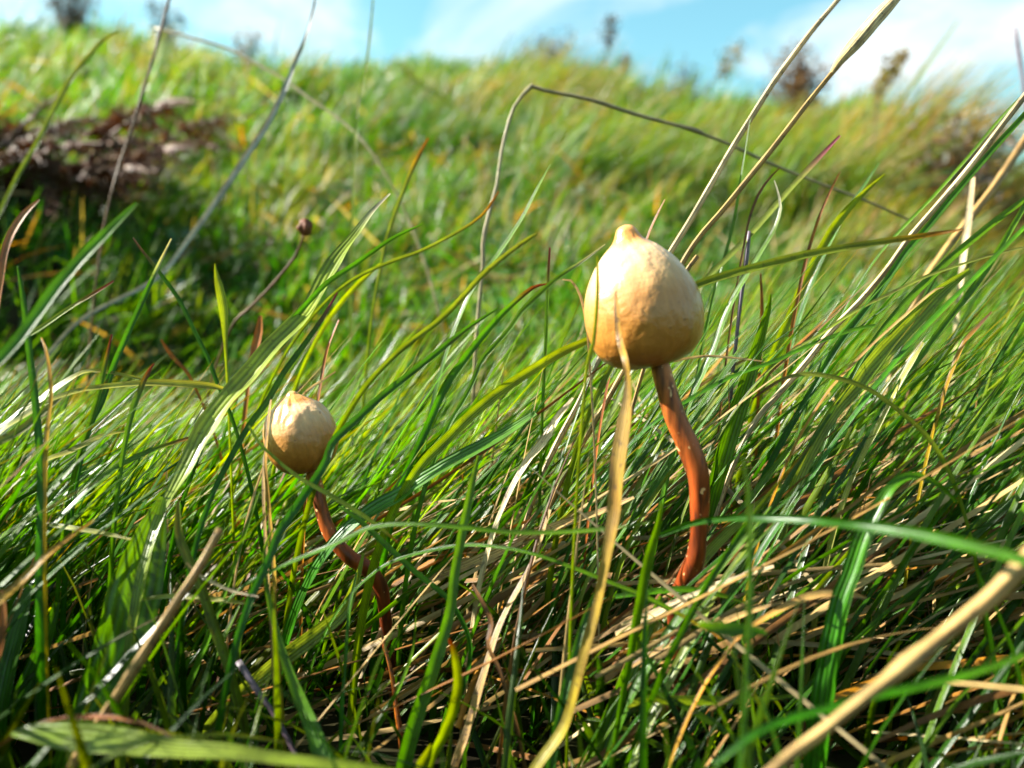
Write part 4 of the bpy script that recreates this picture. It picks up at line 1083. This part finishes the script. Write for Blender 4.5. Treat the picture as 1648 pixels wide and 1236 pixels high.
hero(B, 'wide pale green blade passing behind the foot of the large stem', 'lg', (99, 103), [(1060, 1010, 14), (1095, 950, 20), (1140, 890, 20), (1200, 830, 17), (1260, 780, 10)], face=0.2)

hero(B, 'pale straw lying across the foot of the large stem', 'st', (89, 87), [(1000, 1005, 7), (1050, 985, 9), (1105, 960, 9), (1170, 938, 8), (1230, 905, 4)], root=False, face=0.9)
hero(B, 'dark green blade lying across the foot of the large stem', 'g', (90, 89), [(990, 960, 9), (1045, 952, 12), (1100, 948, 12), (1150, 955, 10), (1200, 970, 4)], root=False, face=0.6)
hero(B, 'wide green blade rising right in front of the large stem foot', 'g', (86, 90), [(1020, 1110, 14), (1055, 1050, 17), (1095, 990, 17), (1140, 935, 14), (1195, 870, 10), (1240, 815, 4)], face=0.3)
hero(B, 'tan straw crossing low under the foot of the large stem', 'tan', (87, 86), [(1010, 1075, 8), (1060, 1045, 11), (1120, 1018, 12), (1190, 990, 11), (1260, 968, 5)], root=False, face=0.9)
hero(B, 'green blade crossing low under the foot of the large stem', 'dg', (88, 88), [(1175, 1060, 7), (1130, 1020, 9), (1085, 985, 10), (1040, 962, 9), (1000, 950, 4)], root=False, face=0.7)

# --- blades on the left
hero(B, 'long pale folded leaf rising right to a grey tip behind the small mushroom', 'lg', (92, 118),
     [(262, 815, 15), (277, 788, 20), (298, 750, 26), (328, 690, 30), (364, 640, 30), (400, 600, 29), (437, 555, 27), (480, 513, 26), (505, 478, 26), (522, 445, 26), (547, 405, 22), (573, 373, 15), (598, 340, 9), (628, 311, 3)], tip='w', face=0.8, fold=0.3)
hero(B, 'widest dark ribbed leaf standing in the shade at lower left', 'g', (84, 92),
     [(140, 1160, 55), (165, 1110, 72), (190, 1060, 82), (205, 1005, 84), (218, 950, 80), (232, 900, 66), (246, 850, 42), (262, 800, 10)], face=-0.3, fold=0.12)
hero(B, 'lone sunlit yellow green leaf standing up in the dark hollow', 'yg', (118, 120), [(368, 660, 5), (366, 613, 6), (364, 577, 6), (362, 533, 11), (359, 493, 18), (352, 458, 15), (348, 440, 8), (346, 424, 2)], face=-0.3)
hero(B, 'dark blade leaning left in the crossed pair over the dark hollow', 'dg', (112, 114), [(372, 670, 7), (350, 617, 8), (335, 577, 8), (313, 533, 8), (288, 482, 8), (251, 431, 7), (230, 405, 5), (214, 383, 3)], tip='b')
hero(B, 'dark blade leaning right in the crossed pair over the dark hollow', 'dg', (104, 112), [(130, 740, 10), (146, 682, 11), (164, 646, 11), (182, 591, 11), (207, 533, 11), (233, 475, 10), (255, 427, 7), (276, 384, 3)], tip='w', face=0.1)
hero(B, 'thick blurred blade rising from the left edge', 'bg', (72, 78), [(-90, 665, 14), (-40, 615, 16), (18, 557, 18), (55, 510, 19), (91, 459, 19), (135, 409, 18), (175, 369, 15), (200, 345, 11), (220, 326, 5)], face=0.7, fold=0.3)
hero(B, 'rust orange leaf curving up at the left edge', 'orb', (88, 90), [(-12, 540, 8), (-4, 490, 9), (2, 440, 11), (6, 410, 12), (15, 380, 14), (33, 350, 13), (48, 334, 8), (63, 321, 3)], face=0.7)
hero(B, 'thin green blade with a red tip just above the blurred one', 'lg', (98, 102), [(-40, 610, 7), (0, 573, 8), (22, 555, 8), (73, 522, 8), (109, 497, 8), (146, 475, 7), (183, 452, 3)], tip='r', face=0.7)
hero(B, 'upright dark green blade near the left edge', 'dg', (86, 94), [(64, 890, 16), (66, 820, 16), (66, 750, 15), (60, 682, 14), (55, 628, 13), (48, 573, 12), (40, 504, 11), (34, 460, 8), (28, 428, 3)], face=-0.3)
hero(B, 'wavy orange thread of dead grass near the left edge', 'yo', (84, 90), [(72, 850, 6), (73, 784, 7), (73, 737, 8), (76, 690, 9), (82, 640, 7), (80, 600, 7), (74, 565, 6), (66, 543, 3)], face=0.8)
hero(B, 'pale arching blade with a lit edge left of the small mushroom', 'pg', (96, 106), [(0, 695, 7), (36, 670, 8), (80, 644, 9), (127, 628, 9), (182, 620, 10), (237, 616, 12), (291, 617, 13), (346, 622, 11), (372, 630, 4)], face=1.0)
hero(B, 'shorter bright arching blade above the pale one at left', 'pg', (104, 108), [(-20, 700, 6), (10, 680, 8), (36, 660, 11), (60, 645, 12), (95, 620, 9), (125, 602, 8), (150, 596, 7), (200, 603, 6), (240, 613, 3)], face=1.0)
hero(B, 'dull brown green strip bending in from the left edge', 'ol', (86, 92), [(-30, 722, 14), (0, 709, 15), (36, 690, 15), (62, 668, 14), (85, 650, 10), (100, 640, 4)], face=0.5, mat=M_STRAW, name='grass_leaf')
hero(B, 'pale glossy blade lying low left of the small mushroom', 'pg', (96, 100), [(30, 770, 7), (73, 740, 9), (109, 727, 10), (153, 706, 10), (180, 697, 7), (207, 693, 3)], face=1.0)
hero(B, 'green blade sloping up under the pale glossy one', 'g', (94, 102), [(90, 840, 7), (150, 780, 8), (200, 745, 9), (250, 722, 8), (320, 700, 6)], face=0.8, tip='o')
hero(B, 'upright green blade with a red tip left of the folded leaf', 'g', (102, 104), [(128, 730, 9), (145, 680, 10), (158, 635, 10), (168, 590, 9), (175, 560, 6), (180, 538, 3)], tip='r')
hero(B, 'pointed green leaf in front of the pale arching blade', 'g', (98, 102), [(200, 720, 9), (212, 665, 11), (225, 628, 11), (238, 600, 8), (248, 585, 3)], tip='r', face=0.2)
hero(B, 'slim dark blade just right of the long folded leaf', 'dg', (96, 108), [(340, 800, 10), (364, 750, 11), (400, 686, 11), (430, 646, 11), (455, 602, 11), (484, 562, 10), (517, 515, 8), (543, 471, 3)], tip='p', face=0.1)
hero(B, 'orange patch of dead leaf in the hollow behind the folded leaf', 'or', (140, 140), [(404, 590, 8), (409, 565, 13), (416, 535, 14), (419, 508, 6)], face=0.7)
hero(B, 'orange sliver leaning left in the dark hollow', 'or', (132, 132), [(310, 615, 5), (298, 595, 7), (280, 577, 8), (268, 560, 7), (259, 546, 3)], face=0.8)
pair = empty('dry_grass_stalk', (0, 0, 0))
a1 = hero(B, 'x', 'yd', (90, 97), [(447, 1040, 6), (443, 997, 7), (441, 921, 8), (437, 872, 8), (433, 820, 7), (427, 745, 6), (429, 705, 6), (432, 673, 6), (436, 643, 3)], name='strand', face=0.8, mat=M_STRAW)
a2 = hero(B, 'x2', 'tan', (90, 97), [(436, 1010, 5), (432, 940, 6), (428, 880, 6), (424, 800, 7), (425, 740, 5), (428, 715, 3)], name='strand', face=0.9, mat=M_STRAW)
pair.location = a1.location
a2.location = Vector(a2.location) - Vector(a1.location); a1.location = (0, 0, 0)
for o_ in (a1, a2):
    for k_ in ('label', 'category', 'group'): del o_[k_]
    o_.parent = pair
prop(pair, 'black dotted tan strands standing against the left of the small cap', 'grass stalk', GS)
hero(B, 'bright blade widening down to the bottom edge below the small cap', 'g', (74, 90), [(528, 1250, 34), (522, 1232, 31), (506, 1181, 25), (486, 1133, 20), (461, 1069, 15), (441, 1001, 10), (429, 941, 8), (425, 888, 5), (440, 850, 2)], face=-0.4)
hero(B, 'yellow orange blade blurred at the left edge low down', 'yo', (72, 80), [(-40, 1010, 13), (0, 965, 14), (32, 937, 13), (72, 896, 11), (112, 864, 8), (152, 836, 3)], face=0.7)
hero(B, 'rust coloured curved strip at the left edge low down', 'orb', (74, 76), [(-30, 1120, 10), (-6, 1060, 12), (3, 1010, 13), (5, 975, 9), (2, 950, 4)], face=0.7)
hero(K, 'dark purple cut stem in the shade at lower middle left', 'pu', (82, 86), [(480, 1225, 8), (473, 1209, 8), (445, 1157, 8), (421, 1121, 9), (397, 1085, 11), (384, 1066, 11)])
hero(B, 'curling dead leaf with a pale thread tip behind the pinkish straw', 'ol', (86, 86), [(370, 1080, 18), (345, 1010, 20), (325, 950, 18), (305, 905, 17), (289, 865, 16), (286, 830, 11), (287, 805, 4)], face=0.6, mat=M_STRAW, name='grass_leaf')
hero(B, 'thin cream thread running right behind the pinkish straw', 'st', (84, 84), [(300, 905, 4), (321, 925, 6), (361, 946, 6), (390, 955, 5), (416, 960, 3)], root=False, face=1.0)
hero(B, 'pale level blade behind the widest dark leaf', 'pg', (94, 92), [(60, 842, 6), (95, 846, 9), (120, 850, 10), (168, 858, 9), (215, 869, 4)], root=False, face=1.0)
hero(B, 'bluish level blade behind the pinkish straw', 'pg', (88, 86), [(225, 966, 5), (260, 960, 9), (301, 960, 10), (361, 966, 8), (420, 975, 3)], root=False, face=0.9)
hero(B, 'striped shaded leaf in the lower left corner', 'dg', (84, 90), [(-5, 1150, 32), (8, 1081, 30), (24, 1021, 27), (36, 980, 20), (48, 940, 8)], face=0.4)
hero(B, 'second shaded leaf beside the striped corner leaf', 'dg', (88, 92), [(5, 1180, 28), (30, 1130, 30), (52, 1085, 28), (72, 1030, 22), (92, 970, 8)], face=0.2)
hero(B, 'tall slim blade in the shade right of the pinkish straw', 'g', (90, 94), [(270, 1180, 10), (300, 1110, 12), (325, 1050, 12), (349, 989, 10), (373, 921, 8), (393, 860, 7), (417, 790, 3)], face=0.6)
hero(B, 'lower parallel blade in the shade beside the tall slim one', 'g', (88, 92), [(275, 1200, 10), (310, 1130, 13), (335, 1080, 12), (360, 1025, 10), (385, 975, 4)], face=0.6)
hero(B, 'wide dull blade slanting through the dark below the small mushroom', 'lg', (96, 100), [(380, 1120, 18), (420, 1090, 25), (461, 1057, 27), (514, 1017, 25), (554, 981, 20), (575, 930, 10), (585, 890, 4)], face=-0.2)
hero(B, 'large pale broad leaf lying along the bottom at left', 'lg', (68, 64),
     [(18, 1180, 8), (48, 1177, 26), (100, 1183, 42), (161, 1188, 46), (221, 1195, 39), (281, 1204, 30), (361, 1208, 25), (441, 1219, 20), (562, 1233, 16), (660, 1248, 12)], root=False, face=0.7, fold=0.1, mat=M_HERO, name='broad_grass_leaf')
hero(B, 'brown rimmed strip arching over the large pale leaf', 'orb', (70, 68), [(-20, 1215, 6), (20, 1185, 8), (70, 1163, 9), (130, 1153, 9), (190, 1155, 8), (240, 1168, 6), (278, 1186, 3)], root=False, face=0.9)
hero(B, 'thin olive blade arching over the lower edge of the large pale leaf', 'ol', (64, 70), [(140, 1240, 6), (190, 1212, 7), (260, 1190, 7), (340, 1182, 7), (400, 1186, 6), (458, 1195, 3)], root=False, face=0.8)

# ------------------------------------------------------------------ dead bracken at upper left
def bracken(label, px, py, d, length, az, elev, droop, seed, npin=11):
    r_ = random.Random(seed)
    px -= 25; d = min(hit(px, py), 560.0); length = length * d / 500.0; elev = min(1.35, elev + 0.5); droop *= 0.85
    c = P(px, py, d)
    z0 = float(ground(c.x, c.y))
    root = empty('dead_bracken_frond', (c.x, c.y, z0))
    prop(root, label, 'dead bracken', 'dead bracken fronds on the left bank')
    pts = []; p = Vector((0, 0, 0)); el = elev
    n = 16
    for i in range(n + 1):
        pts.append(np.array(p))
        dr = Vector((math.cos(az) * math.cos(el), math.sin(az) * math.cos(el), math.sin(el)))
        p = p + dr * length / n
        el -= droop / n; az += r_.uniform(-0.09, 0.09)
    pts = np.array(pts)
    V, Q = tube(pts, np.linspace(0.0016, 0.0005, n + 1), 6)
    col = np.array((0.17, 0.085, 0.055))
    link('frond_stem', mesh_py('frond_stem', V, Q, M_DEAD, np.tile(col, (len(V), 1)), np.zeros(len(V)), np.zeros(len(V))), root)
    # a pinna: ribbed midrib with curled leaflets, one shared mesh per frond
    meshes = []
    for v_ in range(2):
        VV = []; QQ = []; TT = []
        Lp = length * 0.42
        for k in range(9):
            t = (k + 0.5) / 9
            base = Vector((Lp * t, 0, -0.25 * Lp * t * t))
            s = (1 - t * 0.7) * Lp * 0.26
            for sd in (-1, 1):
                cu = r_.uniform(0.2, 1.2)
                i0 = len(VV)
                for j in range(4):
                    u = j / 3
                    cx_ = base.x + 0.25 * s * u; cy_ = sd * s * u * math.cos(cu * u); cz_ = base.z - s * u * math.sin(cu * u) + 0.0004 * r_.uniform(-1, 1)
                    hw = s * 0.26 * (1 - u * 0.75)
                    VV += [(cx_ - hw, cy_, cz_), (cx_, cy_, cz_ + hw * 0.5), (cx_ + hw, cy_, cz_ - 0.0003)]
                for j in range(3):
                    for m_ in range(2):
                        a = i0 + j * 3 + m_
                        QQ.append((a, a + 1, a + 4, a + 3))
                cc_ = np.array(r_.choice([(0.12, 0.05, 0.028), (0.17, 0.09, 0.05), (0.06, 0.028, 0.018), (0.24, 0.15, 0.09), (0.14, 0.05, 0.025)])) * r_.uniform(0.7, 1.2)
                TT += [cc_] * 12
        meshes.append(mesh_py('pinna', VV, QQ, M_DEAD, np.array(TT), np.zeros(len(VV)), np.zeros(len(VV))))
    for k in range(npin):
        i = int(2 + k * (n - 3) / npin)
        T = Vector(pts[min(i + 1, n)] - pts[i]).normalized()
        side = T.cross(Vector((0, 0, 1))).normalized()
        for sd in (-1, 1):
            o = link('pinna', r_.choice(meshes), root)
            o.location = pts[i]
            dr = (side * sd + T * 0.5 + Vector((0, 0, r_.uniform(-0.4, 0.3)))).normalized()
            o.rotation_euler = dr.to_track_quat('X', 'Z').to_euler()
            o.rotation_euler.rotate_axis('X', r_.uniform(-0.9, 0.9))
            f = 1 - 0.75 * k / npin
            o.scale = (f, f, f)


BR = [('curled dead bracken frond lowest on the left bank', 60, 355, 420, 0.10, 0.3, 0.5, 1.6),
      ('dead bracken frond spreading right below the arched straw blade', 130, 330, 430, 0.11, -0.3, 0.6, 1.4),
      ('upright dead bracken frond with a bent tip left of the arched straw blade', 30, 270, 430, 0.06, 0.2, 1.0, 1.2),
      ('dead bracken frond leaning over the middle of the left bank', 110, 265, 470, 0.12, 0.5, 0.7, 1.5),
      ('dead bracken frond reaching farthest right on the left bank', 190, 255, 480, 0.11, 0.1, 0.45, 1.3),
      ('dead bracken frond highest on the left bank', 70, 200, 500, 0.07, 0.5, 0.5, 1.4),
      ('dead bracken frond cut by the left edge of the photo', -10, 320, 400, 0.11, 0.9, 0.7, 1.5),
      ('darkest dead bracken frond deep in the left bank', 165, 300, 450, 0.09, 2.4, 0.6, 1.2),
      ('dead bracken frond pointing left out of the bank', 60, 290, 460, 0.10, 2.8, 0.8, 1.4),
      ('small pale dead bracken frond at the right foot of the left bank', 215, 320, 440, 0.07, -0.8, 0.5, 1.3)]
BR += [('crumpled dead bracken frond hanging in front of the left bank', 90, 330, 420, 0.09, 1.6, 0.5, 1.8),
       ('dead bracken frond folded back over the top of the left bank', 150, 235, 480, 0.06, 0.9, 0.4, 1.6),
       ('short dead bracken frond tucked under the arched straw blade', 30, 310, 420, 0.08, -0.4, 0.4, 1.4),
       ('dead bracken frond arching right over the shaded hollow', 180, 340, 440, 0.10, 0.0, 0.7, 1.9),
       ('tangled dead bracken frond in the middle of the left bank', 100, 300, 440, 0.09, 3.6, 0.7, 1.7)]
for i, b_ in enumerate(BR):
    bracken(*b_, seed=40 + i)


# ------------------------------------------------------------------ small shrubs and stalks on the skyline
def shrub(name, label, cat, px, row_base, row_top, d, spread_px, cols, seed, n_leaf=420, lean=0.1, stems=9):
    r_ = random.Random(seed)
    b = P(px, row_base, d); top = P(px, row_top, d)
    gz = float(ground(b.x, b.y))
    gz = min(gz, b.z)
    H = top.z - gz; Wd = spread_px * d * 0.001 / F
    root = empty(name, (b.x, b.y, gz)); prop(root, label, cat)
    VV, QQ = [], []; LV, LQ, LT = [], [], []
    for s_ in range(stems):
        a = r_.uniform(0, 6.28); rr = r_.uniform(0.1, 1) * Wd * 0.5
        tx, ty, tz = math.cos(a) * rr + lean * H, math.sin(a) * rr, H * r_.uniform(0.6, 1.0)
        pts = np.array([(tx * t ** 1.3, ty * t ** 1.3, tz * t + H * 0.04 * math.sin(t * 7 + s_)) for t in np.linspace(0, 1, 8)])
        V, Q = tube(pts, np.linspace(0.0018, 0.0006, 8), 5)
        o = len(VV); VV += list(V); QQ += [tuple(i + o for i in q) for q in Q]
        for k in range(n_leaf // stems):
            t = r_.uniform(0.04, 1) ** 0.8
            i = min(6, int(t * 7)); c = pts[i] + (pts[i + 1] - pts[i]) * (t * 7 - i)
            jit = Wd * (0.16 - 0.08 * t)
            c = c + np.array([r_.gauss(0, jit), r_.gauss(0, jit), r_.gauss(0, jit)])
            if c[2] < 0: c[2] = 0.002
            s = r_.uniform(0.0025, 0.0065)
            d1 = Vector((r_.uniform(-1, 1), r_.uniform(-1, 1), r_.uniform(-0.4, 1))).normalized()
            d2 = d1.cross(Vector((r_.uniform(-1, 1), r_.uniform(-1, 1), r_.uniform(-1, 1)))).normalized()
            i0 = len(LV)
            c = Vector(c)
            LV += [c - d1 * s, c + d2 * s * 0.4, c + d1 * s, c - d2 * s * 0.4]
            LQ.append((i0, i0 + 1, i0 + 2, i0 + 3))
            cc_ = np.array(r_.choice(cols)) * r_.uniform(0.7, 1.3)
            LT += [cc_] * 4
    link('branches', mesh_py('branches', VV, QQ, M_SHRUB, np.tile((0.10, 0.06, 0.045), (len(VV), 1)), np.zeros(len(VV)), np.zeros(len(VV))), root)
    link('foliage', mesh_py('foliage', LV, LQ, M_SHRUB, np.array(LT), np.zeros(len(LV)), np.zeros(len(LV))), root)


DK = [(0.06, 0.04, 0.035), (0.12, 0.08, 0.06), (0.05, 0.07, 0.03)]
BN = [(0.20, 0.11, 0.05), (0.28, 0.17, 0.08), (0.12, 0.07, 0.04)]
GD = [(0.34, 0.24, 0.08), (0.24, 0.22, 0.05), (0.40, 0.28, 0.12)]
GY = [(0.14, 0.15, 0.12), (0.20, 0.17, 0.14), (0.10, 0.10, 0.10)]
shrub('heather_bush', 'large dark heather clump filling the top left corner of the skyline', 'bush', 115, 75, -45, 1750, 100, DK + [(0.22, 0.17, 0.10)], 1, 1500, 0.0, 16)
shrub('heather_bush', 'small dark upright bush on the skyline under the thin brown stalk', 'bush', 268, 85, -5, 1850, 62, DK, 2, 900, 0.0, 10)
shrub('heather_bush', 'low pale brown bush on the skyline right of the small dark one', 'bush', 396, 105, 38, 1850, 70, GD + GY, 3, 500, 0.0, 12)
shrub('heather_bush', 'grey brown bush on the skyline above the kinked straw', 'bush', 872, 125, 62, 1700, 110, BN + GY, 4, 900, 0.1, 12)
shrub('heather_bush', 'reddish brown bush on the skyline between the tall straws', 'bush', 1290, 175, 80, 1400, 120, BN, 5, 2200, 0.0, 18)
shrub('heather_bush', 'low grey bush on the skyline left of the golden plume', 'bush', 1098, 165, 90, 1700, 60, GY, 6, 420, 0.0, 9)
shrub('heather_bush', 'dark brushy clump at the right end of the skyline', 'bush', 1520, 300, 185, 740, 150, BN + GY, 8, 1500, 0.1, 16)


def plume(name, label, cat, px, row_base, d, pts, head_cols, hw, seed):
    """a stalk that carries a loose seed head"""
    r_ = random.Random(seed)
    b = P(px, row_base, d); gz = float(ground(b.x, b.y))
    root = empty(name, (b.x, b.y, min(gz, b.z))); prop(root, label, cat)
    w_ = [np.array(P(x, y, d) - root.location) for x, y in pts]
    w_[0][2] = min(w_[0][2], 0.0)
    c = catmull([list(p) + [0] for p in w_], 24)[:, :3]
    V, Q = tube(c, np.linspace(0.0014, 0.0007, 24), 6)
    link('stem', mesh_py('stem', V, Q, M_SHRUB, np.tile((0.16, 0.11, 0.07), (len(V), 1)), np.zeros(len(V)), np.zeros(len(V))), root)
    LV, LQ, LT = [], [], []
    hwm = hw * d * 0.001 / F
    for k in range(170):
        t = r_.uniform(0.68, 1.0); q = t * 23; i = min(22, int(q)); p = Vector(c[i] + (c[i + 1] - c[i]) * (q - i))
        env = math.sin(math.pi * min(1, (1.02 - t) / 0.34)) ** 0.6 if t < 1.01 else 0
        dv = Vector((r_.gauss(0, 1), r_.gauss(0, 1), r_.gauss(0, 1))) * hwm * 0.38 * abs(env)
        s = r_.uniform(0.0018, 0.004)
        d1 = Vector((r_.uniform(-1, 1), r_.uniform(-1, 1), r_.uniform(0, 1))).normalized(); d2 = d1.cross(Vector((0.3, 1, 0.2))).normalized()
        i0 = len(LV); p = p + dv
        LV += [p - d1 * s, p + d2 * s * 0.5, p + d1 * s, p - d2 * s * 0.5]; LQ.append((i0, i0 + 1, i0 + 2, i0 + 3))
        LT += [np.array(r_.choice(head_cols)) * r_.uniform(0.7, 1.2)] * 4
    link('seed_head', mesh_py('seed_head', LV, LQ, M_SHRUB, np.array(LT), np.zeros(len(LV)), np.zeros(len(LV))), root)


plume('seeding_plant', 'tall stalk with a small dark head against the sky above the large mushroom', 'plant', 975, 130, 1500, [(975, 130), (977, 105), (979, 80), (982, 55), (985, 28)], DK, 24, 1)
plume('seeding_plant', 'golden brown plume leaning right on the skyline left of the tall straws', 'plant', 1128, 175, 1300, [(1120, 175), (1135, 150), (1150, 128), (1170, 105), (1190, 78)], GD, 30, 2)
plume('seeding_plant', 'golden plume tip over the tallest right tussock', 'plant', 1400, 190, 800, [(1400, 190), (1415, 150), (1430, 120), (1445, 98), (1458, 86)], GD, 26, 3)
plume('seeding_plant', 'short grey headed stalk just right of the tall dark headed one', 'plant', 1010, 140, 1600, [(1000, 140), (1003, 122), (1006, 105), (1010, 92)], GY, 16, 4)

tot = sum(len(o.data.polygons) for o in sc.objects if o.type == 'MESH')
print('polygons', tot, 'objects', len(sc.objects))
